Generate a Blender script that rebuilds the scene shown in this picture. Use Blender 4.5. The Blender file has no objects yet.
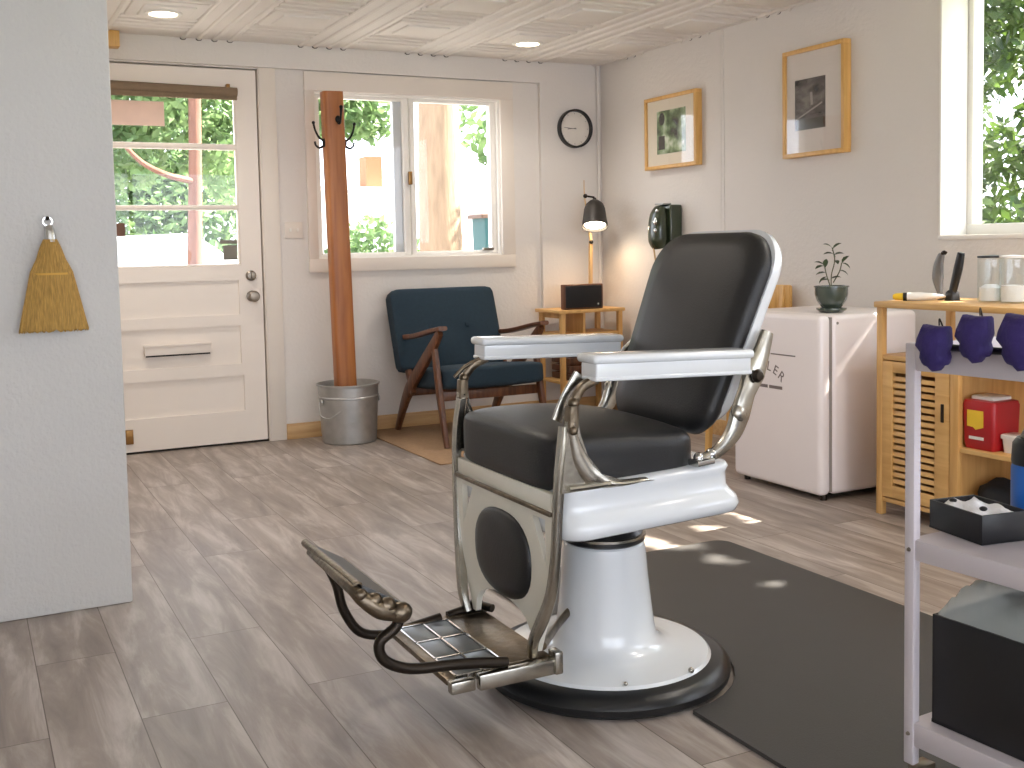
import bpy, bmesh, math, random
from mathutils import Vector, Matrix, Euler
random.seed(7)
PI = math.pi
sc = bpy.context.scene
COL = sc.collection
V = Vector

# ------------------------------------------------------------------ camera
cam_d = bpy.data.cameras.new('camera')
cam = bpy.data.objects.new('camera', cam_d)
COL.objects.link(cam)
RT = V((0.89374971, -0.44809509, -0.02054887))
DN = V((-0.047805, -0.04960031, -0.99762442))
FW = V((0.44601137, 0.89260887, -0.06575144))
UP = -DN
cam.matrix_world = Matrix(((RT.x, UP.x, -FW.x, 0), (RT.y, UP.y, -FW.y, 0), (RT.z, UP.z, -FW.z, 1.03), (0, 0, 0, 1)))
cam_d.sensor_width = 36
cam_d.lens = 37.58
cam_d.shift_x = 0.01635
cam_d.shift_y = -0.0647
cam_d.clip_start = 0.02
cam_d.clip_end = 200
sc.camera = cam

# ------------------------------------------------------------------ light
w = bpy.data.worlds.new('sky')
sc.world = w
w.use_nodes = True
bgn = w.node_tree.nodes['Background']
bgn.inputs[0].default_value = (0.85, 0.905, 1.02, 1)
bgn.inputs[1].default_value = 2.5
sund = bpy.data.lights.new('sun', 'SUN')
sund.energy = 18
sund.angle = 0.007
sund.color = (1.0, 0.93, 0.82)
SUNDIR = V((1.0, -0.15, 1.04)).normalized()        # towards the sun
sun = bpy.data.objects.new('sun', sund)
COL.objects.link(sun)
sun.rotation_euler = SUNDIR.to_track_quat('Z', 'Y').to_euler()

def portal(name, loc, rot, sx, sy):
    d = bpy.data.lights.new(name, 'AREA')
    d.shape = 'RECTANGLE'
    d.size = sx
    d.size_y = sy
    d.cycles.is_portal = True
    o = bpy.data.objects.new(name, d)
    COL.objects.link(o)
    o.location = loc
    o.rotation_euler = rot
    return o
# daylight portals in the window openings (they only guide sky sampling)
portal('portal_back', (2.33, 5.80, 1.45), (-PI/2, 0, 0), 1.15, 0.95)
portal('portal_door', (1.03, 5.80, 1.42), (-PI/2, 0, 0), 0.62, 0.95)
portal('portal_right', (3.80, 2.33, 1.54), (0, PI/2, 0), 1.0, 1.56)
portal('portal_right_rear', (3.80, -0.1, 1.54), (0, PI/2, 0), 1.0, 1.9)
portal('portal_rear', (0.5, -2.58, 1.2), (PI/2, 0, 0), 5.8, 1.8)
vs = sc.view_settings
vs.view_transform = 'Standard'
vs.look = 'None'
vs.gamma = 1
vs.exposure = 1.15
try: vs.use_curve_mapping = False
except Exception: pass
sc.cycles.max_bounces = 10
sc.cycles.diffuse_bounces = 6
sc.cycles.transparent_max_bounces = 12
sc.cycles.use_denoising = True
sc.cycles.sample_clamp_indirect = 6

# ------------------------------------------------------------------ materials
def lin(c):
    return tuple(((x/255)/12.92 if x/255 <= 0.04045 else ((x/255+0.055)/1.055)**2.4) for x in c)
def mat(name, rgb, rough=0.5, metal=0.0, var=0.06, scale=12, bump=0.0, bscale=80, stretch=None, coat=0.0, emit=None, estr=0):
    m = bpy.data.materials.new(name)
    m.use_nodes = True
    nt = m.node_tree
    b = nt.nodes['Principled BSDF']
    c = lin(rgb)
    tc = nt.nodes.new('ShaderNodeTexCoord')
    mp = nt.nodes.new('ShaderNodeMapping')
    nt.links.new(tc.outputs['Object'], mp.inputs['Vector'])
    if stretch: mp.inputs['Scale'].default_value = stretch
    n = nt.nodes.new('ShaderNodeTexNoise')
    n.inputs['Scale'].default_value = scale
    n.inputs['Detail'].default_value = 5
    nt.links.new(mp.outputs[0], n.inputs['Vector'])
    mx = nt.nodes.new('ShaderNodeMix')
    mx.data_type = 'RGBA'
    mx.inputs[6].default_value = (*[max(0, x*(1-var*2)) for x in c], 1)
    mx.inputs[7].default_value = (*[min(1, x*(1+var*2)) for x in c], 1)
    nt.links.new(n.outputs['Fac'], mx.inputs[0])
    nt.links.new(mx.outputs[2], b.inputs['Base Color'])
    b.inputs['Roughness'].default_value = rough
    b.inputs['Metallic'].default_value = metal
    b.inputs['Coat Weight'].default_value = coat
    b.inputs['Coat Roughness'].default_value = 0.15
    if emit:
        b.inputs['Emission Color'].default_value = (*lin(emit), 1)
        b.inputs['Emission Strength'].default_value = estr
    if bump:
        n2 = nt.nodes.new('ShaderNodeTexNoise')
        n2.inputs['Scale'].default_value = bscale
        n2.inputs['Detail'].default_value = 4
        nt.links.new(mp.outputs[0], n2.inputs['Vector'])
        bp = nt.nodes.new('ShaderNodeBump')
        bp.inputs['Strength'].default_value = bump
        bp.inputs['Distance'].default_value = 0.01
        nt.links.new(n2.outputs['Fac'], bp.inputs['Height'])
        nt.links.new(bp.outputs[0], b.inputs['Normal'])
    return m
def wood(name, dark, light, axis='Z', rough=0.45, scale=6):
    m = bpy.data.materials.new(name)
    m.use_nodes = True
    nt = m.node_tree
    b = nt.nodes['Principled BSDF']
    tc = nt.nodes.new('ShaderNodeTexCoord')
    mp = nt.nodes.new('ShaderNodeMapping')
    s = [8.0, 8.0, 8.0]
    s['XYZ'.index(axis)] = 0.7
    mp.inputs['Scale'].default_value = s
    nt.links.new(tc.outputs['Object'], mp.inputs[0])
    n = nt.nodes.new('ShaderNodeTexNoise')
    n.inputs['Scale'].default_value = scale
    n.inputs['Detail'].default_value = 8
    n.inputs['Distortion'].default_value = 0.6
    nt.links.new(mp.outputs[0], n.inputs['Vector'])
    r = nt.nodes.new('ShaderNodeValToRGB')
    r.color_ramp.elements[0].position = 0.3
    r.color_ramp.elements[1].position = 0.7
    r.color_ramp.elements[0].color = (*lin(dark), 1)
    r.color_ramp.elements[1].color = (*lin(light), 1)
    nt.links.new(n.outputs['Fac'], r.inputs[0])
    nt.links.new(r.outputs[0], b.inputs['Base Color'])
    b.inputs['Roughness'].default_value = rough
    return m
def floor_mat():
    m = bpy.data.materials.new('vinyl_planks')
    m.use_nodes = True
    nt = m.node_tree
    L = nt.links.new
    b = nt.nodes['Principled BSDF']
    tc = nt.nodes.new('ShaderNodeTexCoord')
    sep = nt.nodes.new('ShaderNodeSeparateXYZ')
    L(tc.outputs['Object'], sep.inputs[0])
    ax = nt.nodes.new('ShaderNodeMath'); ax.operation = 'ADD'; ax.inputs[1].default_value = -0.505+19*0.19
    L(sep.outputs['X'], ax.inputs[0])
    ay = nt.nodes.new('ShaderNodeMath'); ay.operation = 'ADD'; ay.inputs[1].default_value = 20.3
    L(sep.outputs['Y'], ay.inputs[0])
    cb = nt.nodes.new('ShaderNodeCombineXYZ')
    L(ay.outputs[0], cb.inputs['X']); L(ax.outputs[0], cb.inputs['Y'])
    br = nt.nodes.new('ShaderNodeTexBrick')
    br.offset = 0.37
    br.offset_frequency = 2
    br.inputs['Scale'].default_value = 1
    br.inputs['Brick Width'].default_value = 1.22
    br.inputs['Row Height'].default_value = 0.19
    br.inputs['Mortar Size'].default_value = 0.0014
    br.inputs['Mortar Smooth'].default_value = 0.2
    br.inputs['Bias'].default_value = 0.0
    br.inputs['Color1'].default_value = (0, 0, 0, 1)
    br.inputs['Color2'].default_value = (1, 1, 1, 1)
    br.inputs['Mortar'].default_value = (0.5, 0.5, 0.5, 1)
    L(cb.outputs[0], br.inputs['Vector'])
    # grain, shifted per plank
    sc1 = nt.nodes.new('ShaderNodeVectorMath'); sc1.operation = 'MULTIPLY'; sc1.inputs[1].default_value = (1.3, 8.0, 1)
    L(cb.outputs[0], sc1.inputs[0])
    sh = nt.nodes.new('ShaderNodeVectorMath'); sh.operation = 'SCALE'; sh.inputs['Scale'].default_value = 13
    L(br.outputs['Color'], sh.inputs[0])
    ad = nt.nodes.new('ShaderNodeVectorMath'); ad.operation = 'ADD'
    L(sc1.outputs[0], ad.inputs[0]); L(sh.outputs[0], ad.inputs[1])
    n = nt.nodes.new('ShaderNodeTexNoise'); n.inputs['Scale'].default_value = 1.7; n.inputs['Detail'].default_value = 7; n.inputs['Roughness'].default_value = 0.62; n.inputs['Distortion'].default_value = 0.5
    L(ad.outputs[0], n.inputs['Vector'])
    r = nt.nodes.new('ShaderNodeValToRGB')
    e = r.color_ramp.elements
    e[0].position = 0.27; e[0].color = (*lin((120, 110, 102)), 1)
    e[1].position = 0.72; e[1].color = (*lin((194, 185, 178)), 1)
    k = e.new(0.5); k.color = (*lin((152, 140, 131)), 1)
    L(n.outputs['Fac'], r.inputs[0])
    # plank to plank tone
    hs = nt.nodes.new('ShaderNodeHueSaturation')
    mr = nt.nodes.new('ShaderNodeMapRange'); mr.inputs['To Min'].default_value = 0.94; mr.inputs['To Max'].default_value = 1.05
    L(br.outputs['Color'], mr.inputs[0]); L(mr.outputs[0], hs.inputs['Value']); L(r.outputs[0], hs.inputs['Color'])
    mx = nt.nodes.new('ShaderNodeMix'); mx.data_type = 'RGBA'; mx.inputs[7].default_value = (*lin((98, 86, 76)), 1)
    L(br.outputs['Fac'], mx.inputs[0]); L(hs.outputs[0], mx.inputs[6]); L(mx.outputs[2], b.inputs['Base Color'])
    b.inputs['Roughness'].default_value = 0.40
    b.inputs['Specular IOR Level'].default_value = 0.5
    bp = nt.nodes.new('ShaderNodeBump'); bp.inputs['Strength'].default_value = 0.12; bp.inputs['Distance'].default_value = 0.003
    L(n.outputs['Fac'], bp.inputs['Height']); L(bp.outputs[0], b.inputs['Normal'])
    return m
def glass_mat(name, tint=(1, 1, 1), refl=0.05, rough=0.0):
    m = bpy.data.materials.new(name)
    m.use_nodes = True
    nt = m.node_tree
    for x in list(nt.nodes): nt.nodes.remove(x)
    o = nt.nodes.new('ShaderNodeOutputMaterial')
    t = nt.nodes.new('ShaderNodeBsdfTransparent'); t.inputs[0].default_value = (*tint, 1)
    g = nt.nodes.new('ShaderNodeBsdfGlossy'); g.inputs['Roughness'].default_value = rough
    mx = nt.nodes.new('ShaderNodeMixShader'); mx.inputs[0].default_value = refl
    nt.links.new(t.outputs[0], mx.inputs[1]); nt.links.new(g.outputs[0], mx.inputs[2]); nt.links.new(mx.outputs[0], o.inputs[0])
    return m
def leaf_mat(name, a, b2, trans=0.35):
    m = bpy.data.materials.new(name)
    m.use_nodes = True
    nt = m.node_tree
    bs = nt.nodes['Principled BSDF']
    tc = nt.nodes.new('ShaderNodeTexCoord')
    n = nt.nodes.new('ShaderNodeTexNoise'); n.inputs['Scale'].default_value = 2.2; n.inputs['Detail'].default_value = 4
    nt.links.new(tc.outputs['Object'], n.inputs['Vector'])
    r = nt.nodes.new('ShaderNodeValToRGB')
    r.color_ramp.elements[0].position = 0.35; r.color_ramp.elements[0].color = (*lin(a), 1)
    r.color_ramp.elements[1].position = 0.65; r.color_ramp.elements[1].color = (*lin(b2), 1)
    nt.links.new(n.outputs['Fac'], r.inputs[0]); nt.links.new(r.outputs[0], bs.inputs['Base Color'])
    bs.inputs['Roughness'].default_value = 0.6
    tr = nt.nodes.new('ShaderNodeBsdfTranslucent')
    nt.links.new(r.outputs[0], tr.inputs[0])
    mx = nt.nodes.new('ShaderNodeMixShader'); mx.inputs[0].default_value = trans
    out = nt.nodes['Material Output']
    nt.links.new(bs.outputs[0], mx.inputs[1]); nt.links.new(tr.outputs[0], mx.inputs[2]); nt.links.new(mx.outputs[0], out.inputs[0])
    return m
def bag_mat():
    m = mat('clear_plastic_bag', (206, 214, 212), 0.22, var=0.02)
    nt = m.node_tree
    t = nt.nodes.new('ShaderNodeBsdfTransparent'); t.inputs[0].default_value = (0.9, 0.93, 0.93, 1)
    mx = nt.nodes.new('ShaderNodeMixShader'); mx.inputs[0].default_value = 0.5
    nt.links.new(nt.nodes['Principled BSDF'].outputs[0], mx.inputs[1]); nt.links.new(t.outputs[0], mx.inputs[2])
    nt.links.new(mx.outputs[0], nt.nodes['Material Output'].inputs[0])
    return m
def photo_mat(name, cols, scale, axis_stretch=(1, 1, 1), seed=0):
    m = bpy.data.materials.new(name)
    m.use_nodes = True
    nt = m.node_tree
    bs = nt.nodes['Principled BSDF']
    tc = nt.nodes.new('ShaderNodeTexCoord')
    mp = nt.nodes.new('ShaderNodeMapping'); mp.inputs['Scale'].default_value = axis_stretch; mp.inputs['Location'].default_value = (seed, seed*2, seed)
    nt.links.new(tc.outputs['Object'], mp.inputs[0])
    n = nt.nodes.new('ShaderNodeTexNoise'); n.inputs['Scale'].default_value = scale; n.inputs['Detail'].default_value = 5
    nt.links.new(mp.outputs[0], n.inputs['Vector'])
    r = nt.nodes.new('ShaderNodeValToRGB')
    e = r.color_ramp.elements
    e[0].position = 0.34; e[0].color = (*lin(cols[0]), 1)
    e[1].position = 0.68; e[1].color = (*lin(cols[-1]), 1)
    for i, c in enumerate(cols[1:-1]):
        k = e.new(0.34+0.34*(i+1)/(len(cols)-1)); k.color = (*lin(c), 1)
    nt.links.new(n.outputs['Fac'], r.inputs[0]); nt.links.new(r.outputs[0], bs.inputs['Base Color'])
    bs.inputs['Roughness'].default_value = 0.12
    return m

M = dict(
    wall=mat('wall_paint', (222, 217, 211), 0.75, var=0.015, scale=3, bump=0.25, bscale=60),
    wallb=mat('partition_paint', (202, 200, 196), 0.8, var=0.02, scale=4, bump=0.35, bscale=70),
    trim=mat('trim_paint', (226, 217, 206), 0.5, var=0.015, scale=5),
    white_trim=mat('white_trim', (238, 235, 228), 0.45, var=0.01, scale=5),
    door=mat('door_paint', (238, 229, 219), 0.5, var=0.02, scale=4),
    ceil=mat('tin_ceiling_paint', (226, 221, 214), 0.5, var=0.03, scale=3),
    dark=mat('dark_gap', (40, 36, 32), 0.9),
    floor=floor_mat(),
    pine=wood('pine_baseboard', (186, 146, 96), (206, 170, 120), 'X', 0.5),
    bamboo=wood('bamboo', (196, 148, 84), (222, 178, 114), 'Z', 0.45, 4),
    bamboo_h=wood('bamboo_level', (200, 152, 88), (224, 182, 118), 'Y', 0.45, 4),
    oak=wood('light_oak', (206, 156, 84), (228, 184, 112), 'Z', 0.4),
    post=wood('honey_pine_post', (142, 80, 34), (180, 114, 58), 'Z', 0.38, 3),
    walnut=wood('walnut', (72, 42, 26), (118, 74, 46), 'Z', 0.35),
    lampwood=wood('ash_arm', (206, 170, 118), (224, 192, 142), 'Z', 0.4),
    teal=mat('teal_upholstery', (30, 50, 63), 0.9, var=0.12, scale=60, bump=0.3, bscale=400),
    leather=mat('black_leather', (30, 30, 31), 0.42, var=0.08, scale=20, bump=0.12, bscale=260),
    porcelain=mat('white_porcelain_enamel', (222, 226, 229), 0.16, var=0.008, scale=6, coat=0.6),
    cream=mat('cream_enamel', (222, 218, 204), 0.28, var=0.03, scale=20, coat=0.3),
    chrome=mat('worn_nickel', (176, 172, 162), 0.26, 1.0, var=0.12, scale=30, bump=0.06, bscale=60),
    bronze=mat('tarnished_nickel', (120, 108, 92), 0.34, 1.0, var=0.25, scale=26, bump=0.2, bscale=60),
    rubber=mat('black_rubber', (26, 27, 28), 0.32, var=0.1, scale=14),
    iron=mat('dark_iron', (52, 45, 38), 0.4, 0.8, var=0.15),
    pad=mat('grey_tread_pad', (108, 112, 114), 0.35, 0.6, var=0.1),
    matmat=mat('antifatigue_mat', (62, 60, 58), 0.55, var=0.05, scale=9, bump=0.12, bscale=300),
    rug=mat('tan_rug', (158, 128, 98), 0.95, var=0.1, scale=50, bump=0.3, bscale=300),
    galv=mat('galvanised_steel', (178, 178, 176), 0.42, 0.8, var=0.14, scale=16, bump=0.05, bscale=30),
    black=mat('black_plastic', (22, 22, 24), 0.4, var=0.06),
    blacksoft=mat('black_fabric', (30, 30, 32), 0.85, var=0.1, scale=30, bump=0.2, bscale=300),
    blackiron=mat('black_hook', (24, 22, 20), 0.45, 0.6),
    fridge=mat('fridge_enamel', (246, 238, 237), 0.3, var=0.01, scale=4, coat=0.3),
    print=mat('printed_lettering', (120, 108, 106), 0.6),
    screen=mat('grey_white_stile', (196, 200, 202), 0.5),
    gasket=mat('grey_gasket', (150, 142, 136), 0.7),
    pot=mat('green_glaze', (72, 82, 72), 0.15, var=0.15, scale=14, coat=0.7),
    soil=mat('potting_soil', (46, 36, 28), 0.95, var=0.2, scale=60),
    leaf=mat('plant_leaf', (62, 78, 50), 0.5, var=0.15),
    stem=mat('plant_stem', (84, 86, 56), 0.6),
    phone=mat('olive_green_enamel', (50, 60, 42), 0.22, var=0.06, coat=0.4),
    silver=mat('bright_chrome', (206, 206, 204), 0.15, 1.0),
    brass=mat('aged_brass', (150, 112, 66), 0.35, 0.9),
    nickel=mat('dull_nickel', (142, 132, 120), 0.32, 0.9),
    straw=mat('broom_straw', (182, 143, 74), 0.8, var=0.42, scale=60, stretch=(8, 8, 0.5), bump=0.5, bscale=90),
    thread=mat('yellow_thread', (214, 168, 78), 0.7),
    blind=mat('brown_blind_fabric', (132, 112, 90), 0.85, var=0.08, scale=40),
    paper=mat('peach_paper', (236, 206, 190), 0.8),
    sticker=mat('brown_sticker', (104, 74, 58), 0.7),
    sticker2=mat('grey_sticker', (126, 122, 112), 0.7),
    face=mat('clock_face', (226, 220, 210), 0.5),
    shade=mat('charcoal_lampshade', (62, 58, 54), 0.45, 0.3),
    bulb=mat('lamp_bulb', (255, 244, 224), 0.4, emit=(255, 236, 206), estr=14),
    down=mat('downlight_lens', (255, 244, 224), 0.4, emit=(255, 232, 200), estr=7),
    whiteplastic=mat('white_plastic', (236, 234, 230), 0.35, var=0.01),
    trolley=mat('trolley_powder_coat', (204, 197, 201), 0.42, var=0.01),
    purple=mat('purple_fabric', (46, 32, 96), 0.75, var=0.2, scale=40, bump=0.3, bscale=120),
    red=mat('red_plastic', (168, 22, 30), 0.35),
    yellow=mat('yellow_label', (236, 196, 52), 0.5),
    whitep=mat('white_tissue', (240, 240, 240), 0.9, bump=0.3, bscale=60),
    blue=mat('blue_plastic', (36, 104, 190), 0.35),
    tubwhite=mat('white_tub', (230, 226, 218), 0.4),
    greymetal=mat('grey_comb', (120, 118, 116), 0.4, 0.5),
    matboard=mat('ivory_matboard', (226, 216, 196), 0.8, var=0.01),
    matboard2=mat('grey_white_matboard', (216, 208, 200), 0.8, var=0.01),
    glass=glass_mat('window_glass', refl=0.025),
    picglass=glass_mat('picture_glass', refl=0.05, rough=0.02),
    jar=glass_mat('clear_jar', (0.93, 0.96, 0.96), 0.10, 0.05),
    bag=bag_mat(),
    leafA=leaf_mat('bright_tree_leaves', (80, 110, 66), (134, 162, 104)),
    leafB=leaf_mat('deep_tree_leaves', (36, 58, 30), (92, 118, 46)),
    bark=mat('pale_bark', (144, 121, 98), 0.95, var=0.22, scale=7, stretch=(3, 3, 0.6), bump=0.9, bscale=9),
    bark2=mat('pinkish_bark', (116, 82, 68), 0.95, var=0.2, scale=8, stretch=(3, 3, 0.6), bump=0.6, bscale=9),
    brick=mat('orange_brick', (150, 84, 56), 0.9, var=0.12, scale=30),
    render=mat('white_render', (238, 234, 226), 0.85, var=0.02),
    roof=mat('shadow_strip_grey', (132, 134, 140), 0.8),  # colour of the painted shadow line on the house
    asphalt=mat('pale_paving', (150, 146, 140), 0.95, var=0.06, scale=1),
    grass=mat('lawn', (108, 116, 84), 0.95, var=0.2, scale=6),
    carpaint=mat('white_car_paint', (240, 240, 242), 0.2, coat=0.7),
    carglass=mat('car_glass', (168, 176, 180), 0.08),
    tealbin=mat('teal_bin_plastic', (34, 82, 84), 0.5),
    lidbrown=mat('brown_bin_lid', (100, 74, 60), 0.5),
    photoA=photo_mat('garden_photo', [(30, 34, 22), (88, 110, 70), (150, 172, 130), (214, 222, 200)], 14, seed=3),
    photoB=photo_mat('grey_photo', [(34, 30, 28), (84, 78, 74), (120, 114, 108)], 12, (1, 1, 2.2), seed=5),
    photodark=mat('photo_dark_tone', (44, 42, 30), 0.15),  # plain dark tone printed in the photographs
    photogrey=mat('photo_light_tone', (150, 144, 138), 0.15),
)

# ------------------------------------------------------------------ mesh builder
class MB:
    def __init__(s): s.bm = bmesh.new()
    def _merge(s, t, mtx=None):
        if mtx is not None: bmesh.ops.transform(t, matrix=mtx, verts=t.verts)
        me = bpy.data.meshes.new('tmp'); t.to_mesh(me); t.free()
        s.bm.from_mesh(me); bpy.data.meshes.remove(me)
        return s
    def box(s, lo, hi, r=0.0, seg=2, mtx=None):
        t = bmesh.new()
        bmesh.ops.create_cube(t, size=1)
        lo = V(lo); hi = V(hi); c = (lo+hi)/2; d = hi-lo
        for v in t.verts: v.co = V((v.co.x*d.x+c.x, v.co.y*d.y+c.y, v.co.z*d.z+c.z))
        if r > 0: bmesh.ops.bevel(t, geom=list(t.edges), offset=min(r, min(d)*0.49), segments=seg, profile=0.5, affect='EDGES', clamp_overlap=True)
        return s._merge(t, mtx)
    def obox(s, a, b, wdt, th, up=(0, 0, 1), r=0.0):
        """bar from a to b, wdt across (perpendicular to up and axis), th along up"""
        a = V(a); b = V(b); z = (b-a); L = z.length; z.normalize()
        x = V(up).cross(z)
        if x.length < 1e-5: x = V((1, 0, 0))
        x.normalize(); y = z.cross(x)
        m = Matrix((( x.x, y.x, z.x, a.x), (x.y, y.y, z.y, a.y), (x.z, y.z, z.z, a.z), (0, 0, 0, 1)))
        return s.box((-wdt/2, -th/2, 0), (wdt/2, th/2, L), r, 2, m)
    def lathe(s, prof, c=(0, 0, 0), n=32, axis='Z', sx=1, sy=1, cap=True):
        t = bmesh.new()
        rings = []
        for r, z in prof:
            if r < 1e-6: rings.append([t.verts.new((0, 0, z))])
            else: rings.append([t.verts.new((r*math.cos(2*PI*k/n)*sx, r*math.sin(2*PI*k/n)*sy, z)) for k in range(n)])
        for A, B in zip(rings, rings[1:]):
            for k in range(n):
                k2 = (k+1) % n
                if len(A) == 1 and len(B) == 1: continue
                if len(A) == 1: t.faces.new((A[0], B[k], B[k2]))
                elif len(B) == 1: t.faces.new((A[k], A[k2], B[0]))
                else: t.faces.new((A[k], A[k2], B[k2], B[k]))
        for R in (rings[0], rings[-1]):
            if len(R) > 1 and cap:
                try: t.faces.new(R)
                except Exception: pass
        bmesh.ops.recalc_face_normals(t, faces=t.faces)
        rot = Matrix.Identity(4)
        if axis == 'X': rot = Matrix.Rotation(PI/2, 4, 'Y')
        if axis == 'Y': rot = Matrix.Rotation(-PI/2, 4, 'X')
        if isinstance(axis, Vector): rot = axis.to_track_quat('Z', 'Y').to_matrix().to_4x4()
        return s._merge(t, Matrix.Translation(V(c)) @ rot)
    def cyl(s, a, b, r, r2=None, n=16):
        a = V(a); b = V(b); d = b-a
        return s.lathe([(0, 0), (r, 0), (r if r2 is None else r2, d.length), (0, d.length)], a, n, d.normalized())
    def ball(s, c, r, n=16, sc_=(1, 1, 1)):
        t = bmesh.new(); bmesh.ops.create_uvsphere(t, u_segments=n, v_segments=max(6, n//2), radius=1)
        return s._merge(t, Matrix.Translation(V(c)) @ Matrix.Diagonal((r*sc_[0], r*sc_[1], r*sc_[2], 1)))
    def sweep(s, pts, a, b=None, side=(0, 1, 0), n=12, sub=5, power=2.0, closed=False):
        """smooth tube through pts; a = half size along side, b = half size across; scalars or lists"""
        P = [V(p) for p in pts]; N = len(P)
        A = a if isinstance(a, (list, tuple)) else [a]*N
        Bz = A if b is None else (b if isinstance(b, (list, tuple)) else [b]*N)
        C, CA, CB = [], [], []
        if sub <= 1: C, CA, CB = P, list(A), list(Bz)
        else:
            for i in range(N-1):
                p0 = P[max(i-1, 0)]; p1 = P[i]; p2 = P[i+1]; p3 = P[min(i+2, N-1)]
                for k in range(sub):
                    t_ = k/sub
                    C.append(0.5*((2*p1)+(-p0+p2)*t_+(2*p0-5*p1+4*p2-p3)*t_**2+(-p0+3*p1-3*p2+p3)*t_**3))
                    CA.append(A[i]*(1-t_)+A[i+1]*t_); CB.append(Bz[i]*(1-t_)+Bz[i+1]*t_)
            C.append(P[-1]); CA.append(A[-1]); CB.append(Bz[-1])
        t = bmesh.new(); rings = []
        S = V(side)
        for i, c in enumerate(C):
            d = (C[min(i+1, len(C)-1)]-C[max(i-1, 0)]).normalized()
            y = d.cross(S)
            if y.length < 1e-4: y = V((0, 0, 1))
            y.normalize(); x = y.cross(d).normalized()
            R = []
            for k in range(n):
                th = 2*PI*k/n; cx = math.cos(th); cy = math.sin(th)
                fx = math.copysign(abs(cx)**(2/power), cx); fy = math.copysign(abs(cy)**(2/power), cy)
                R.append(t.verts.new(c+x*fx*CA[i]+y*fy*CB[i]))
            rings.append(R)
        for A_, B_ in zip(rings, rings[1:]):
            for k in range(n): t.faces.new((A_[k], A_[(k+1) % n], B_[(k+1) % n], B_[k]))
        t.faces.new(rings[0]); t.faces.new(rings[-1])
        bmesh.ops.recalc_face_normals(t, faces=t.faces)
        return s._merge(t)
    def plate(s, outer, holes, th, mtx, bevel=0.0):
        """flat plate in local xy (outer loop + hole loops), extruded +-th/2 in z, then mtx"""
        t = bmesh.new(); E = []
        for loop in [outer]+list(holes):
            vs_ = [t.verts.new((x, y, -th/2)) for x, y in loop]
            for i in range(len(vs_)): E.append(t.edges.new((vs_[i], vs_[(i+1) % len(vs_)])))
        bmesh.ops.triangle_fill(t, use_beauty=True, edges=E)
        r = bmesh.ops.extrude_face_region(t, geom=list(t.faces))
        for v in [g for g in r['geom'] if isinstance(g, bmesh.types.BMVert)]: v.co.z += th
        bmesh.ops.recalc_face_normals(t, faces=t.faces)
        return s._merge(t, mtx)
    def grid_surf(s, fn, nu, nv, close=False):
        t = bmesh.new()
        g = [[t.verts.new(fn(i/nu, j/nv)) for j in range(nv+1)] for i in range(nu+1)]
        for i in range(nu):
            for j in range(nv): t.faces.new((g[i][j], g[i+1][j], g[i+1][j+1], g[i][j+1]))
        return s._merge(t)
    def cushion(s, lo, hi, dome=0.02, r=0.03, mtx=None, n=10, power=6.0):
        """padded block: superellipsoid plan with domed faces"""
        lo = V(lo); hi = V(hi); c = (lo+hi)/2; h = (hi-lo)/2
        t = bmesh.new(); bmesh.ops.create_cube(t, size=2)
        bmesh.ops.subdivide_edges(t, edges=list(t.edges), cuts=n, use_grid_fill=True)
        for v in t.verts:
            x, y, z = v.co
            L = (abs(x)**power+abs(y)**power+abs(z)**power)**(1/power)
            m = max(abs(x), abs(y), abs(z))
            x, y, z = x*m/L, y*m/L, z*m/L
            k = (1-x*x)*(1-y*y)
            v.co = V((x*h.x+c.x, y*h.y+c.y, z*h.z+c.z+math.copysign(dome*k, z)*(1 if abs(z) > 0.3 else 0)))
        return s._merge(t, mtx)
    def build(s, name, m, parent=None, origin=None, ang=35, world_mtx=None):
        me = bpy.data.meshes.new(name)
        if world_mtx is not None: bmesh.ops.transform(s.bm, matrix=world_mtx, verts=s.bm.verts)
        o = bpy.data.objects.new(name, me); COL.objects.link(o)
        if parent is not None:
            org = root_of(parent); o.parent = parent
        else:
            if origin is None:
                xs = [v.co for v in s.bm.verts]
                org = V(((min(v.x for v in xs)+max(v.x for v in xs))/2, (min(v.y for v in xs)+max(v.y for v in xs))/2, min(v.z for v in xs)))
            else: org = V(origin)
            o.location = org
        bmesh.ops.translate(s.bm, vec=-org, verts=s.bm.verts)
        s.bm.to_mesh(me); s.bm.free()
        me.polygons.foreach_set('use_smooth', [True]*len(me.polygons))
        try: me.set_sharp_from_angle(angle=math.radians(ang))
        except Exception: pass
        me.materials.append(m if isinstance(m, bpy.types.Material) else M[m])
        return o
def root_of(o):
    while o.parent is not None: o = o.parent
    return V(o.location)
def tag(o, label, cat, group=None):
    o['label'] = label; o['category'] = cat
    if group: o['group'] = group
    return o
def thing(name, label, cat, loc, group=None):
    o = bpy.data.objects.new(name, None); COL.objects.link(o); o.location = loc
    o.empty_display_size = 0.1
    return tag(o, label, cat, group)
def struct(o): o['kind'] = 'structure'; return o
def stuff(o): o['kind'] = 'stuff'; return o
def copy_tree(o, parent=None):
    c = o.copy(); COL.objects.link(c)
    if parent: c.parent = parent
    for ch in [x for x in COL.objects if x.parent == o]: copy_tree(ch, c)
    return c
def text_mesh(name, s_, size, mtx, m, parent, ext=0.0004):
    cu = bpy.data.curves.new(name, 'FONT'); cu.body = s_; cu.size = size; cu.align_x = 'CENTER'; cu.extrude = ext
    o = bpy.data.objects.new(name, cu); COL.objects.link(o)
    cu.materials.append(m)
    bpy.context.view_layer.update()
    me = bpy.data.meshes.new_from_object(o); bpy.data.objects.remove(o)
    me.transform(Matrix.Translation(-root_of(parent)) @ mtx)
    o = bpy.data.objects.new(name, me); COL.objects.link(o); o.parent = parent
    return o


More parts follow.
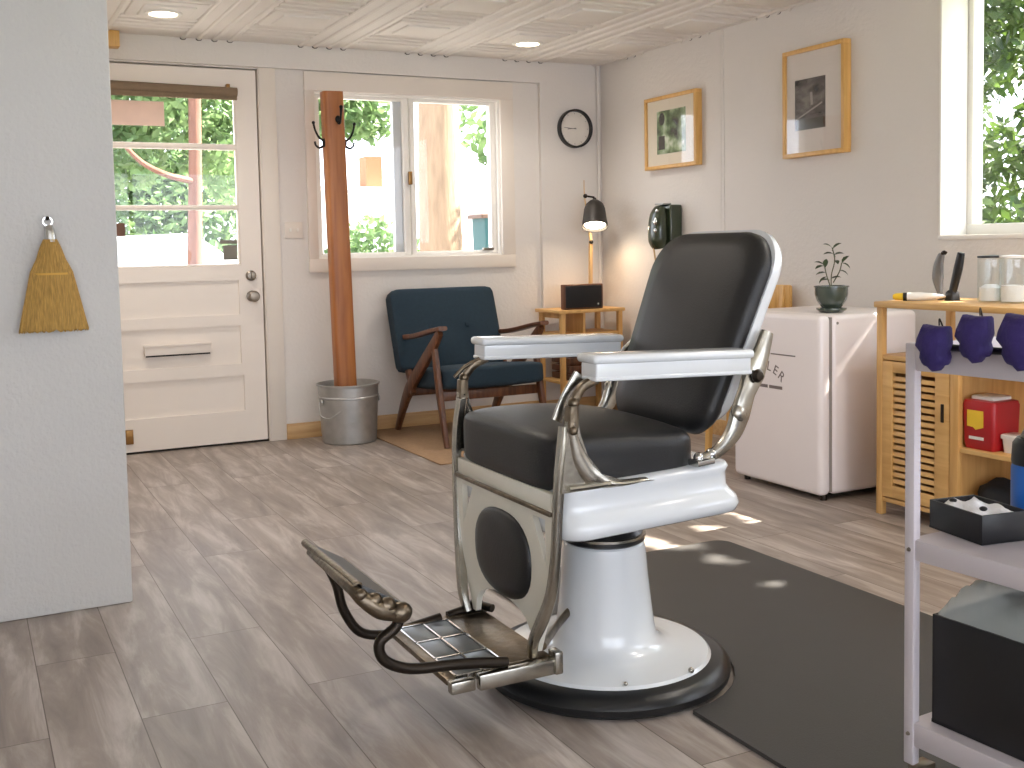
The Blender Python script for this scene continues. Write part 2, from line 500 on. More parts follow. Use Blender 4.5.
# ================================================================== SETTING
D = 5.728          # back wall
RX = 3.61          # right wall
CZ = 2.14
LX, RY = -2.6, -2.6
# floor
struct(MB().box((LX-0.1, RY-0.1, -0.06), (RX+0.12, D+0.1, 0)).build('floor', 'floor', origin=(0, 0, 0)))
# back wall: recessed section (door, window) up to X=3.18, z<2.01
def holes_wall(x0, x1, z0, z1, holes):
    """list of rectangles covering wall minus holes (all in x,z)"""
    xs = sorted({x0, x1, *[h[0] for h in holes], *[h[1] for h in holes]})
    out = []
    for a, b in zip(xs, xs[1:]):
        zs = [z0]
        hh = sorted([h for h in holes if h[0] <= a+1e-6 and h[1] >= b-1e-6], key=lambda h: h[2])
        z = z0
        for h in hh:
            if h[2] > z: out.append((a, b, z, h[2]))
            z = h[3]
        if z < z1: out.append((a, b, z, z1))
    return out
DOOR = (0.60, 1.475, 0.0, 2.005)
WIN = (1.775, 2.915, 0.985, 1.905)
wb = MB()
for a, b, z0, z1 in holes_wall(LX, RX+0.15, 0, CZ+0.1, [DOOR, WIN]):
    wb.box((a, D, z0), (b, D+0.14, z1))
wb.box((0.3, D-0.028, 2.012), (3.18, D+0.01, CZ+0.05))       # header board over door and window
wb.box((3.18, D-0.028, 0), (RX+0.05, D+0.01, CZ+0.05))       # proud section by the corner
wb.build('wall_back', 'wall')['kind'] = 'structure'
# right wall
WR = (1.55, 3.12, 1.035, 2.06)
WR2 = (-1.1, 0.9, 1.035, 2.06)
wr = MB()
for a, b, z0, z1 in holes_wall(RY, D+0.05, 0, CZ+0.1, [WR, WR2]):
    wr.box((RX, a, z0), (RX+0.25, b, z1))
struct(wr.build('wall_right', 'wall'))
struct(MB().box((RX-0.004, 4.500, 0), (RX+0.01, 4.520, CZ)).box((RX-0.006, 4.520, 0), (RX+0.01, 4.524, CZ)).build('trim_1', 'wall'))
# partition on the left, with rounded plaster corner
struct(MB().box((LX, 3.278, 0), (0.415, 3.42, CZ+0.02), 0.006).build('wall_front_left', 'wallb'))
struct(MB().box((LX-0.1, RY, 0), (LX, 3.4, CZ+0.1)).build('wall_left', 'wall'))
struct(MB().box((0.28, 3.42, 0), (0.425, D, CZ+0.1)).build('wall_left_entry', 'wall'))
rw = MB()
for a, b, z0, z1 in holes_wall(LX, RX+0.1, 0, CZ+0.1, [(-2.4, 3.4, 0.3, 2.1)]):
    rw.box((a, RY-0.14, z0), (b, RY, z1))
struct(rw.build('wall_rear', 'wall'))
# unseen rear window, enlarged to let more daylight in
f = MB()
for x in (-2.4, -0.95, 0.5, 1.95, 3.35): f.box((x, RY-0.10, 0.3), (x+0.05, RY-0.04, 2.1))
f.box((-2.4, RY-0.10, 0.3), (3.4, RY-0.04, 0.35)).box((-2.4, RY-0.10, 2.05), (3.4, RY-0.04, 2.1))
wn = struct(f.build('window_3', 'white_trim'))
MB().box((-2.35, RY-0.072, 0.35), (3.35, RY-0.068, 2.05)).build('pane', 'glass', wn)
# ceiling: pressed metal panels of 0.62 m with beads between
ce = MB()
ce.box((LX-0.1, RY-0.1, CZ), (RX+0.25, D+0.1, CZ+0.08))
P_ = 0.62
gx = [1.2045+P_*k for k in range(-4, 5)]      # bead band centres in x
gy = [5.36-P_*k for k in range(0, 8)]         # in y
for x in gx:
    for k in (-1.5, -0.5, 0.5, 1.5):
        xx = x+k*0.08
        if LX < xx < RX-0.02: ce.sweep([(xx, 0.6, CZ), (xx, D-0.03, CZ)], 0.014, 0.011, side=(1, 0, 0), n=8, sub=1)
for y in gy:
    for k in (-1.5, -0.5, 0.5, 1.5):
        yy = y+k*0.08
        if yy < D-0.03:
            for x in gx:
                ce.sweep([(x+0.135, yy, CZ), (min(x+P_-0.135, RX-0.01), yy, CZ)], 0.014, 0.011, side=(0, 1, 0), n=8, sub=1)
for x in gx:
    for y in gy:
        cx, cy = x+P_/2, y-P_/2
        if cx-0.2 < LX or cx+0.15 > RX: continue
        ce.box((cx-0.165, cy-0.165, CZ-0.012), (cx+0.165, cy+0.165, CZ+0.01), 0.010, 2)
        ce.box((cx-0.115, cy-0.115, CZ-0.022), (cx+0.115, cy+0.115, CZ), 0.009, 2)
struct(ce.build('ceiling', 'ceil'))
gp = MB()  # dark domes stand in for the shaded gaps at the bead ends
for x in gx:
    for k in (-1.5, -0.5, 0.5, 1.5):
        if 0.6 < x+k*0.08 < 3.5: gp.ball((x+k*0.08, D-0.032, CZ-0.005), 0.016, 8, (1, 0.4, 0.5))
for y in gy[:5]:
    for k in (-0.5, 0.5): gp.ball((RX-0.002, y+k*0.08, CZ-0.005), 0.014, 8, (0.3, 1, 0.5))
struct(gp.build('bead_gap_shade', 'dark'))
# baseboards
struct(MB().box((1.565, D-0.018, 0), (3.18, D, 0.085), 0.003).box((3.18, D-0.046, 0), (RX, D-0.028, 0.085), 0.003).build('baseboard_back', 'pine'))
struct(MB().box((RX-0.016, RY, 0), (RX, D-0.046, 0.085), 0.003).build('baseboard_right', 'pine'))
# wood block at the ceiling by the partition
struct(MB().box((0.60, D-0.10, 2.06), (0.765, D-0.03, CZ), 0.004).build('trim_3', 'oak'))
# corner conduit
struct(MB().cyl((RX-0.03, D-0.045, 0.0), (RX-0.03, D-0.045, CZ), 0.009, n=10).build('trim_4', 'wall'))

# ---- door
dr = MB()
y0, y1 = D+0.005, D+0.045
GL = [(0.71, 1.350, 1.594, 1.875), (0.71, 1.350, 1.273, 1.583), (0.71, 1.350, 0.961, 1.267)]
PN = [(0.70, 1.335, 0.70, 0.885), (0.70, 1.335, 0.435, 0.640), (0.70, 1.345, 0.18, 0.370)]
for a, b, z0, z1 in holes_wall(0.615, 1.462, 0.012, 1.995, GL+PN): dr.box((a, y0, z0), (b, y1, z1))
for a, b, z0, z1 in PN:
    dr.box((a-0.002, y0+0.014, z0-0.002), (b+0.002, y1-0.006, z1+0.002))
door = struct(dr.build('door_1', 'door'))
mo = MB()
for a, b, z0, z1 in GL:
    for q in ((a, b, z0, z0+0.010), (a, b, z1-0.010, z1)): mo.box((q[0], y0+0.004, q[2]), (q[1], y1-0.01, q[3]), 0.003)
    for q in ((a, a+0.010), (b-0.010, b)): mo.box((q[0], y0+0.005, z0+0.009), (q[1], y1-0.011, z1-0.009), 0.003)
mo.build('glazing_bead', 'door', door)
for a, b, z0, z1 in GL: MB().box((a, y0+0.020, z0), (b, y0+0.024, z1)).build('pane', 'glass', door)
MB().lathe([(0, 0), (0.030, 0), (0.030, 0.006), (0.012, 0.012), (0.012, 0.035), (0.027, 0.045), (0.030, 0.058), (0.022, 0.070), (0, 0.073)], (1.402, y0, 0.795), 20, V((0, -1, 0))).build('door_knob', 'nickel', door)
MB().lathe([(0, 0), (0.028, 0), (0.028, 0.010), (0.020, 0.016), (0.020, 0.020), (0, 0.022)], (1.400, y0, 0.905), 20, V((0, -1, 0))).box((1.396, y0-0.034, 0.890), (1.404, y0-0.018, 0.920), 0.003).build('deadbolt', 'nickel', door)
MB().box((0.835, y0-0.012, 0.505), (1.172, y0+0.012, 0.560), 0.004).box((0.83, y0-0.020, 0.548), (1.177, y0, 0.562), 0.003).build('mail_slot', 'door', door)
MB().box((0.84, y0-0.014, 0.499), (1.167, y0-0.002, 0.506)).build('slot_gap', 'dark', door)
MB().box((0.722, y0-0.012, 0.055), (0.762, y0+0.004, 0.13), 0.003).build('brass_door_stop', 'brass', door)
MB().box((0.60, D+0.01, -0.002), (1.475, D+0.09, 0.012)).build('threshold', 'dark', door)
# casing right of door
struct(MB().box((1.475, D-0.012, 0), (1.565, D, 2.012), 0.003).box((1.470, D-0.004, 0), (1.482, D+0.05, 2.005)).box((0.5, D-0.012, 0), (0.60, D+0.0, 2.012)).box((0.60, D+0.047, 1.975), (1.475, D+0.065, 2.006)).box((1.448, D+0.047, 0), (1.476, D+0.065, 1.975)).box((0.60, D+0.047, 0), (0.63, D+0.065, 1.975)).build('trim_5', 'trim'))
# door shade and stickers
t = thing('roller_blind', 'brown fabric roller blind rolled up at the top of the door glass', 'blind', (1.03, D-0.03, 1.85))
MB().sweep([(0.70, D-0.022, 1.882), (1.354, D-0.022, 1.874)], 0.024, 0.024, side=(0, 1, 0), n=14, sub=1).box((0.70, D-0.03, 1.838), (1.352, D-0.024, 1.88)).build('blind_roll', 'blind', t)
MB().box((0.70, D-0.034, 1.832), (1.352, D-0.018, 1.842), 0.002).build('bottom_rail', 'blind', t)
MB().box((1.30, D-0.03, 1.885), (1.318, D+0.006, 1.915), 0.002).build('bracket', 'brass', t)
tag(MB().box((0.712, y0+0.014, 1.690), (0.985, y0+0.0195, 1.815), 0.001).build('paper_sign', 'paper'), 'blank peach paper sign stuck on the top door pane', 'sign')
tag(MB().box((0.715, y0+0.014, 1.125), (0.768, y0+0.0195, 1.192), 0.001).build('window_sticker', 'sticker'), 'small brown sticker at the left edge of the lowest door pane', 'sticker')
t = MB().box((1.262, y0+0.014, 0.992), (1.335, y0+0.0195, 1.070), 0.001).box((1.245, y0+0.014, 1.078), (1.338, y0+0.0195, 1.098), 0.001).build('window_sticker', 'sticker2')
tag(t, 'grey sign sticker in the lower right corner of the door glass', 'sticker')

# ---- back window: trim, two sashes
fr = MB()
X0, X1, Z0, Z1 = WIN
T0, T1, TZ0, TZ1 = 1.722, 3.00, 0.912, 2.005
for q in ((T0, T1, TZ0, Z0), (T0, T1, Z1, TZ1), (T0, X0, Z0, Z1), (X1, T1, Z0, Z1)):
    fr.box((q[0], D-0.020, q[2]), (q[1], D+0.002, q[3]), 0.002)
win = struct(fr.build('window_1', 'trim'))
sf = MB()
yy0, yy1 = D+0.035, D+0.085
sf.box((X0, D+0.003, Z0-0.002), (X1, D+0.10, Z0+0.012)).box((X0, D+0.003, Z1-0.012), (X1, D+0.10, Z1+0.002)).box((X0-0.002, D+0.004, Z0+0.012), (X0+0.012, D+0.099, Z1-0.012)).box((X1-0.012, D+0.004, Z0+0.012), (X1+0.002, D+0.099, Z1-0.012))
for a, b in ((X0+0.012, 2.345), (2.353, X1-0.012)):
    sf.box((a, yy0, Z0+0.012), (a+0.030, yy1, Z1-0.012), 0.003).box((b-0.034, yy0, Z0+0.012), (b, yy1, Z1-0.012), 0.003)
    sf.box((a+0.029, yy0+0.002, Z0+0.012), (b-0.033, yy1-0.002, Z0+0.030), 0.003).box((a+0.029, yy0+0.002, Z1-0.030), (b-0.033, yy1-0.002, Z1-0.012), 0.003)
sf.build('sash', 'white_trim', win)
MB().box((2.262, D+0.062, Z0+0.03), (2.316, D+0.10, Z1-0.03), 0.003).build('screen_stile', 'screen', win)
MB().box((X0+0.03, D+0.055, Z0+0.02), (X1-0.03, D+0.058, Z1-0.02)).build('pane', 'glass', win)
MB().box((2.336, D+0.012, 1.40), (2.356, D+0.036, 1.475), 0.004).build('window_latch', 'brass', win)
MB().box((2.80, D+0.01, Z0+0.028), (2.87, D+0.034, Z0+0.044), 0.004).build('window_latch', 'nickel', win)

# ---- right window
def side_window(name, a, b):
    z0, z1 = 1.035, 2.06
    g = MB()
    g.box((RX-0.006, a-0.012, z0-0.012), (RX+0.15, b+0.006, z0+0.006), 0.002)
    g.box((RX-0.005, b-0.006, z0+0.006), (RX+0.149, b+0.005, z1-0.006), 0.002)
    g.box((RX-0.005, a-0.006, z0+0.006), (RX+0.149, a+0.006, z1-0.006), 0.002)
    g.box((RX-0.006, a-0.012, z1-0.006), (RX+0.15, b+0.006, z1+0.010), 0.002)
    o = struct(g.build(name, 'white_trim'))
    s_ = MB()
    xa, xb = RX+0.150, RX+0.20
    s_.box((xa, a, z0), (xb, b, z0+0.050), 0.004).box((xa, a, z1-0.055), (xb, b, z1), 0.004)
    s_.box((xa+0.002, a, z0+0.05), (xb-0.002, a+0.040, z1-0.055), 0.004).box((xa+0.002, b-0.030, z0+0.05), (xb-0.002, b, z1-0.055), 0.004)
    s_.box((xa+0.002, (a+b)/2-0.04, z0+0.05), (xb-0.002, (a+b)/2+0.04, z1-0.055), 0.004)
    s_.build('sash', 'white_trim', o)
    MB().box((RX+0.170, a+0.04, z0+0.04), (RX+0.174, b-0.04, z1-0.04)).build('pane', 'glass', o)
side_window('window_2', WR[0], WR[1])
side_window('window_4', WR2[0], WR2[1])  # unseen window further back, enlarged for more daylight

# ---- recessed ceiling lights
def downlight(x, y, label, vis=True):
    t = thing('recessed_light', label, 'ceiling light', (x, y, CZ-0.03), 'recessed lights in the metal ceiling')
    MB().lathe([(0.062, 0.024), (0.082, 0.024), (0.084, -0.002), (0.080, -0.007), (0.064, -0.008), (0.062, -0.004), (0.062, 0.024)], (x, y, CZ-0.022), 28, cap=False).build('trim_ring', 'white_trim', t)
    MB().lathe([(0, -0.004), (0.058, -0.003), (0.063, 0.0), (0.063, 0.02), (0, 0.02)], (x, y, CZ-0.024), 24).build('lens', 'down', t)
    d = bpy.data.lights.new('downlight', 'SPOT'); d.energy = 13; d.spot_size = 2.6; d.spot_blend = 1; d.color = (1, 0.92, 0.84); d.shadow_soft_size = 0.06
    o = bpy.data.objects.new('downlight', d); COL.objects.link(o); o.parent = t; o.location = (0, 0, -0.03)
downlight(0.88, 5.057, 'round white recessed ceiling light above the glazed door')
downlight(2.782, 5.112, 'round white recessed ceiling light above the teal armchair')
downlight(0.95, 3.42, 'added unseen ceiling light brightening the door and the middle of the floor')  # unseen lamp added to brighten door and floor
downlight(2.55, 1.15, 'added unseen ceiling light beyond the foreground trolley, brightening the fridge side')  # unseen lamp added to light the fridge side from in front
downlight(2.72, 1.95, 'added unseen ceiling light near the bamboo cabinet, brightening the fridge side and right wall')  # unseen lamp added for the dim fridge side and right wall

# ---- light switch
t = thing('light_switch', 'cream double light switch plate between door and window', 'switch', (1.645, D, 1.11))
MB().box((1.592, D-0.007, 1.102), (1.692, D, 1.190), 0.003).build('plate', 'trim', t)
for xx in (1.622, 1.662): MB().box((xx-0.005, D-0.016, 1.138), (xx+0.005, D-0.005, 1.156), 0.002).build('toggle', 'white_trim', t)

# ================================================================== BARBER CHAIR
CX, CY = 1.36, 2.16
bc = thing('barber_chair', 'antique white enamel barber chair with black leather seat and nickel footrest', 'barber chair', (CX, CY, 0))
MB().lathe([(0, 0.0), (0.282, 0.0), (0.296, 0.010), (0.299, 0.026), (0.292, 0.040), (0.275, 0.050), (0.25, 0.053), (0.245, 0.045), (0, 0.045)], (CX, CY, 0), 64).build('base_ring', 'rubber', bc)
MB().lathe([(0, 0.045), (0.250, 0.045), (0.252, 0.053), (0.246, 0.059), (0.21, 0.064), (0.175, 0.068), (0.150, 0.074), (0.132, 0.084), (0.122, 0.100), (0.117, 0.13), (0.112, 0.175), (0.105, 0.24), (0.100, 0.30), (0.097, 0.318), (0.090, 0.324), (0, 0.324)], (CX, CY, 0), 64).build('pedestal', 'porcelain', bc)
MB().lathe([(0, 0.320), (0.090, 0.320), (0.098, 0.326), (0.098, 0.340), (0.090, 0.347), (0.086, 0.352), (0.086, 0.366), (0.094, 0.372), (0.094, 0.380), (0.06, 0.385), (0.06, 0.44), (0, 0.44)], (CX, CY, 0), 48).build('collar', 'rubber', bc)
MB().lathe([(0.094, 0.334), (0.101, 0.336), (0.101, 0.342), (0.094, 0.344)], (CX, CY, 0), 48).build('collar_ring', 'chrome', bc)
MB().cyl((CX+0.11, CY+0.02, 0.07), (CX+0.12, CY+0.02, 0.16), 0.006).ball((CX+0.12, CY+0.02, 0.165), 0.012).build('pump_pedal', 'chrome', bc) if False else None
MB().ball((1.44, 1.925, 0.064), 0.007, 10).build('base_bolt', 'chrome', bc)
MB().ball((1.27, 1.935, 0.064), 0.005, 8).build('base_bolt', 'chrome', bc)
# seat frame (porcelain skirt): stacked rounded-rect cross sections
def rrect(hx, hy, r, n=6):
    pts = []
    for cx_, cy_, a0 in ((hx-r, hy-r, 0), (-hx+r, hy-r, PI/2), (-hx+r, -hy+r, PI), (hx-r, -hy+r, 1.5*PI)):
        for k in range(n+1):
            a = a0+k*PI/2/n
            pts.append((cx_+r*math.cos(a), cy_+r*math.sin(a)))
    return pts
def stack(mb, layers, cx_, cy_, cap=True, shear=0.0):
    """layers: (hx, hy, r, z); shear: dz per dx"""
    t = bmesh.new(); R = []
    for hx, hy, r, z in layers: R.append([t.verts.new((cx_+x, cy_+y, z+shear*x)) for x, y in rrect(hx, hy, r)])
    for A, B in zip(R, R[1:]):
        n = len(A)
        for k in range(n): t.faces.new((A[k], A[(k+1) % n], B[(k+1) % n], B[k]))
    if cap: t.faces.new(R[0]); t.faces.new(R[-1])
    bmesh.ops.recalc_face_normals(t, faces=t.faces)
    mb._merge(t)
    return mb
def skirt(mb, layers):
    t = bmesh.new(); R = []
    for x0_, x1_, hy, r_, z in layers:
        cx_ = (x0_+x1_)/2; R.append([t.verts.new((cx_+x, CY+y, z+0.03*(cx_+x-1.33))) for x, y in rrect((x1_-x0_)/2, hy, r_)])
    for A, B in zip(R, R[1:]):
        n = len(A)
        for k in range(n): t.faces.new((A[k], A[(k+1) % n], B[(k+1) % n], B[k]))
    t.faces.new(R[0]); t.faces.new(R[-1])
    bmesh.ops.recalc_face_normals(t, faces=t.faces)
    return mb._merge(t)
skirt(MB(), [(1.125, 1.525, 0.245, 0.05, 0.420), (1.106, 1.546, 0.272, 0.05, 0.418), (1.101, 1.556, 0.286, 0.05, 0.425), (1.099, 1.560, 0.291, 0.05, 0.440), (1.100, 1.556, 0.286, 0.05, 0.457), (1.101, 1.546, 0.274, 0.045, 0.468), (1.102, 1.540, 0.267, 0.045, 0.480), (1.102, 1.539, 0.267, 0.045, 0.510), (1.100, 1.543, 0.271, 0.045, 0.522), (1.104, 1.539, 0.267, 0.045, 0.530), (1.13, 1.52, 0.24, 0.04, 0.532)]).build('seat_frame', 'porcelain', bc, ang=60)
# seat cushion, front rolls over
def cushion_pts(mb, layers, cx_, cy_): return stack(mb, layers, cx_, cy_)
sc_ = MB()
sc_.cushion((1.078, CY-0.243, 0.503), (1.475, CY+0.243, 0.628), dome=0.028, n=14, power=7)
for v in sc_.bm.verts:                                           # thicker front roll, slight dip behind
    fx = (v.co.x-1.078)/0.397
    if v.co.z > 0.57: v.co.z += 0.010*math.cos(min(fx, 1)*PI)-0.004
sc_.build('seat_cushion', 'leather', bc, ang=80)
# backrest: local frame (u across = Y, v up the slope)
th = math.atan(0.415)
bo = V((1.53, CY, 0.575))
BV = V((math.sin(th), 0, math.cos(th))); BN = V((-math.cos(th), 0, math.sin(th)))    # up, front normal
def back_outline(hw, h, rt, rb, n=10, taper=0.02):
    pts = []
    for cx_, cy_, r, a0 in ((hw-rt, h-rt, rt, 0), (-(hw-rt), h-rt, rt, PI/2), (-(hw-taper-rb), rb, rb, PI), (hw-taper-rb, rb, rb, 1.5*PI)):
        for k in range(n+1):
            a = a0+k*PI/2/n
            pts.append((cx_+r*math.cos(a), cy_+r*math.sin(a)))
    return pts
def back_stack(mb, layers):
    t = bmesh.new(); R = []
    for hw, h0, h, rt, rb, d in layers:
        R.append([t.verts.new(bo+V((0, x, 0))+BV*(y+h0)+BN*d) for x, y in back_outline(hw, h-h0, rt, rb)])
    for A, B in zip(R, R[1:]):
        n = len(A)
        for k in range(n): t.faces.new((A[k], A[(k+1) % n], B[(k+1) % n], B[k]))
    t.faces.new(R[0])
    c = t.verts.new(sum((v.co for v in R[-1]), V())/len(R[-1])+BN*0.004)
    for k in range(len(R[-1])): t.faces.new((R[-1][k], R[-1][(k+1) % len(R[-1])], c))
    bmesh.ops.recalc_face_normals(t, faces=t.faces)
    return mb._merge(t)
back_stack(MB(), [(0.215, 0.012, 0.505, 0.10, 0.07, -0.006), (0.222, 0.004, 0.512, 0.105, 0.07, 0.006), (0.221, 0.006, 0.510, 0.105, 0.07, 0.022), (0.212, 0.018, 0.502, 0.10, 0.065, 0.034), (0.165, 0.055, 0.460, 0.09, 0.055, 0.042), (0.10, 0.13, 0.38, 0.06, 0.04, 0.046)]).build('back_cushion', 'leather', bc, ang=80)
back_stack(MB(), [(0.17, 0.10, 0.48, 0.09, 0.06, -0.040), (0.208, 0.06, 0.512, 0.10, 0.07, -0.036), (0.222, 0.045, 0.522, 0.108, 0.07, -0.026), (0.226, 0.040, 0.526, 0.110, 0.07, -0.012), (0.225, 0.040, 0.525, 0.110, 0.07, 0.000), (0.206, 0.050, 0.512, 0.10, 0.07, 0.003)]).build('back_shell', 'porcelain', bc, ang=60)
for s in (-1, 1):
    Y = CY+s*0.262
    # arm: porcelain slab with stepped moulding
    ar = MB()
    mtx = Matrix.Translation((1.366, Y, 0.768)) @ Matrix.Rotation(0.033, 4, 'Y')
    for lo, hi, r in (((-0.212, -0.038, 0.010), (0.210, 0.038, 0.030), 0.009), ((-0.203, -0.031, -0.024), (0.204, 0.031, 0.014), 0.005), ((-0.205, -0.033, -0.026), (0.206, 0.033, -0.016), 0.004)):
        ar.box(lo, hi, r, 3, mtx)
    ar.build('armrest', 'porcelain', bc)
    yb = CY+s*0.268
    # front bracket casting
    fb = MB()
    fb.sweep([(1.30, yb, 0.526), (1.22, yb, 0.526), (1.165, yb, 0.545), (1.135, yb, 0.585), (1.118, yb, 0.635), (1.116, yb, 0.665)], [0.010, 0.014, 0.016, 0.014, 0.013, 0.014], [0.004, 0.008, 0.022, 0.020, 0.012, 0.014], side=(0, 1, 0), n=12)
    fb.sweep([(1.10, yb, 0.530), (1.17, yb, 0.530), (1.20, yb, 0.530)], 0.020, 0.006, side=(0, 1, 0), n=10, power=4)
    fb.plate([(1.088, 0.520), (1.32, 0.522), (1.24, 0.530), (1.185, 0.552), (1.152, 0.592), (1.134, 0.640), (1.130, 0.668), (1.104, 0.668), (1.100, 0.620), (1.092, 0.560)], [], 0.012, Matrix(((1, 0, 0, 0), (0, 0, -1, yb), (0, 1, 0, 0), (0, 0, 0, 1))))
    fb.build('front_bracket', 'chrome', bc)
    lk = MB()
    lk.sweep([(1.116, yb, 0.655), (1.118, yb, 0.70)], [0.014, 0.012], [0.013, 0.012], side=(0, 1, 0), power=4, sub=1)
    lk.ball((1.122, yb, 0.705), 0.013, 14).ball((1.114, yb+s*0.012, 0.650), 0.010, 12)
    lk.sweep([(1.122, yb, 0.705), (1.146, Y, 0.735), (1.18, Y, 0.750)], [0.008, 0.009, 0.014], [0.010, 0.010, 0.010], side=(0, 1, 0), power=3)
    lk.build('arm_link', 'bronze', bc)
    if s < 0:   # slanting flat lever inside the front bracket
        MB().sweep([(1.158, CY-0.235, 0.760), (1.128, CY-0.232, 0.712), (1.104, CY-0.228, 0.664)], 0.005, [0.014, 0.015, 0.012], side=(0, 1, 0), power=4).build('lever', 'chrome', bc)
    else:
        MB().sweep([(1.165, 2.42, 0.752), (1.12, 2.42, 0.732), (1.092, 2.42, 0.708)], 0.004, 0.005, side=(0, 1, 0)).build('lever', 'bronze', bc)
    # rear bracket: from seat frame up to the arm and back shell
    rb = MB()
    yr = CY+s*0.262
    rb.sweep([(1.452, yr, 0.548), (1.50, yr, 0.566), (1.54, yr, 0.600), (1.560, yr, 0.640), (1.580, yr, 0.690), (1.612, yr-s*0.01, 0.735), (1.640, yr-s*0.02, 0.775), (1.662, yr-s*0.025, 0.822)], [0.010, 0.010, 0.012, 0.014, 0.012, 0.012, 0.011, 0.010], [0.012, 0.014, 0.020, 0.024, 0.022, 0.030, 0.022, 0.016], side=(0, 1, 0), n=12, power=3)
    rb.ball((1.555, yr+s*0.004, 0.645), 0.020, 12, (1, 0.7, 1.2))
    rb.build('rear_bracket', 'chrome', bc)
    MB().lathe([(0, 0), (0.014, 0), (0.016, 0.006), (0.010, 0.014), (0, 0.016)], (1.602, yr+s*0.008, 0.728), 16, V((0, s, 0))).build('pivot_bolt', 'iron', bc)
    MB().sweep([(1.43, yr, 0.545), (1.475, yr, 0.548)], 0.020, 0.008, side=(0, 1, 0), power=4, sub=1).ball((1.445, yr, 0.556), 0.012, 12).ball((1.48, yr, 0.560), 0.014, 12).build('rear_hinge', 'silver', bc)
    # footrest side bar
    q = [(1.108, 0.255, 0.655), (1.100, 0.258, 0.60), (1.092, 0.256, 0.54), (1.088, 0.252, 0.46), (1.086, 0.246, 0.38), (1.082, 0.232, 0.30), (1.074, 0.205, 0.235), (1.066, 0.180, 0.185), (1.070, 0.165, 0.145)]
    MB().sweep([(x, CY+s*y, z) for x, y, z in q], [0.013, 0.013, 0.012, 0.011, 0.011, 0.012, 0.013, 0.012, 0.012], [0.012, 0.013, 0.011, 0.010, 0.010, 0.011, 0.013, 0.011, 0.010], side=(0, 1, 0), n=12, power=3).build('footrest_bar', 'chrome', bc)
# foot panel
def ell(cx_, cy_, a, b, n=32, p=2.4):
    return [(cx_+math.copysign(abs(math.cos(2*PI*k/n))**(2/p), math.cos(2*PI*k/n))*a, cy_+math.copysign(abs(math.sin(2*PI*k/n))**(2/p), math.sin(2*PI*k/n))*b) for k in range(n)]
half = [(0.245, 0.475), (0.243, 0.42), (0.238, 0.36), (0.224, 0.30), (0.198, 0.235), (0.175, 0.185), (0.160, 0.150), (0.145, 0.150), (0.136, 0.185), (0.115, 0.208), (0.08, 0.224), (0.04, 0.231)]
outer = half+[(0, 0.232)]+[(-x, z) for x, z in reversed(half)]
tri = lambda s: [(s*0.208, 0.452), (s*0.150, 0.452), (s*0.208, 0.350)]
mtx = Matrix(((0, 0, 1, 1.090), (1, 0, 0, CY), (0, 1, 0, 0), (0, 0, 0, 1)))
MB().plate(outer, [ell(-0.006, 0.332, 0.138, 0.100), tri(1), tri(-1)], 0.014, mtx).build('foot_panel', 'cream', bc)
op = MB()
for k in range(32):
    pass
t_ = bmesh.new()
for lay, (sc1, xx) in enumerate(((0.99, 1.086), (0.99, 1.080), (0.93, 1.074), (0.75, 1.069), (0.45, 1.066))):
    ring = [t_.verts.new((xx, CY+x, z)) for x, z in ell(0, 0, 0.138*sc1, 0.100*sc1)]
    for v in ring: v.co.z += 0.332; v.co.y -= 0.006
    if lay: 
        for k in range(32): t_.faces.new((prev[k], prev[(k+1) % 32], ring[(k+1) % 32], ring[k]))
    else: t_.faces.new(ring)
    prev = ring
t_.faces.new(prev)
bmesh.ops.recalc_face_normals(t_, faces=t_.faces)
op._merge(t_); op.build('oval_pad', 'leather', bc, ang=80)
# front apron under cushion
MB().box((1.083, CY-0.235, 0.468), (1.098, CY+0.235, 0.512), 0.003).build('front_apron', 'cream', bc)
MB().box((1.076, CY-0.240, 0.464), (1.092, CY+0.240, 0.474), 0.003).build('apron_bead', 'bronze', bc)
# brace and mechanism behind the panel
MB().sweep([(1.10, CY-0.16, 0.16), (1.20, CY-0.05, 0.155), (1.27, CY+0.0, 0.17)], 0.008, 0.010).build('brace', 'bronze', bc)
# foot platform
pf = MB()
pz = 0.138
pf.box((0.93, 1.985, pz-0.014), (1.12, 2.335, pz-0.004), 0.002)
pf.box((0.862, 1.985, pz-0.014), (0.885, 2.335, pz), 0.003).box((0.862, 2.318, pz-0.014), (1.12, 2.338, pz+0.002), 0.003)
pf.build('foot_platform', 'bronze', bc)
pd = MB()
for j in range(3):
    for i in range(2):
        yb0 = 1.998+j*0.108; xb0 = 0.888+i*0.062
        pd.box((xb0, yb0, pz-0.012), (xb0+0.058, yb0+0.103, pz-0.002), 0.002)
pd.build('tread_pads', 'pad', bc)
gr = MB()
for j in range(4): gr.box((0.884, 1.993+j*0.108-0.0025, pz-0.014), (1.012, 1.993+j*0.108+0.0025, pz+0.001))
for i in range(3): gr.box((0.884+i*0.062, 1.99, pz-0.014), (0.888+i*0.062, 2.325, pz+0.001))
gr.build('tread_grid', 'silver', bc)
MB().box((1.012, 2.0, pz-0.008), (1.115, 2.32, pz+0.001), 0.002).build('heel_plate', 'bronze', bc)
MB().box((0.927, 1.960, pz-0.030), (1.125, 1.982, pz+0.004), 0.004).box((1.105, 1.955, pz-0.030), (1.125, 1.99, pz+0.02), 0.004).build('side_rail', 'chrome', bc)
MB().box((0.862, 1.960, pz-0.026), (0.918, 1.982, pz+0.000), 0.004).build('side_rail', 'chrome', bc)
MB().ball((1.10, 2.338, pz+0.012), 0.020, 12).sweep([(1.02, 2.335, pz+0.002), (1.10, 2.335, pz+0.012), (1.125, 2.30, pz+0.012)], 0.010).build('platform_hinge', 'iron', bc)
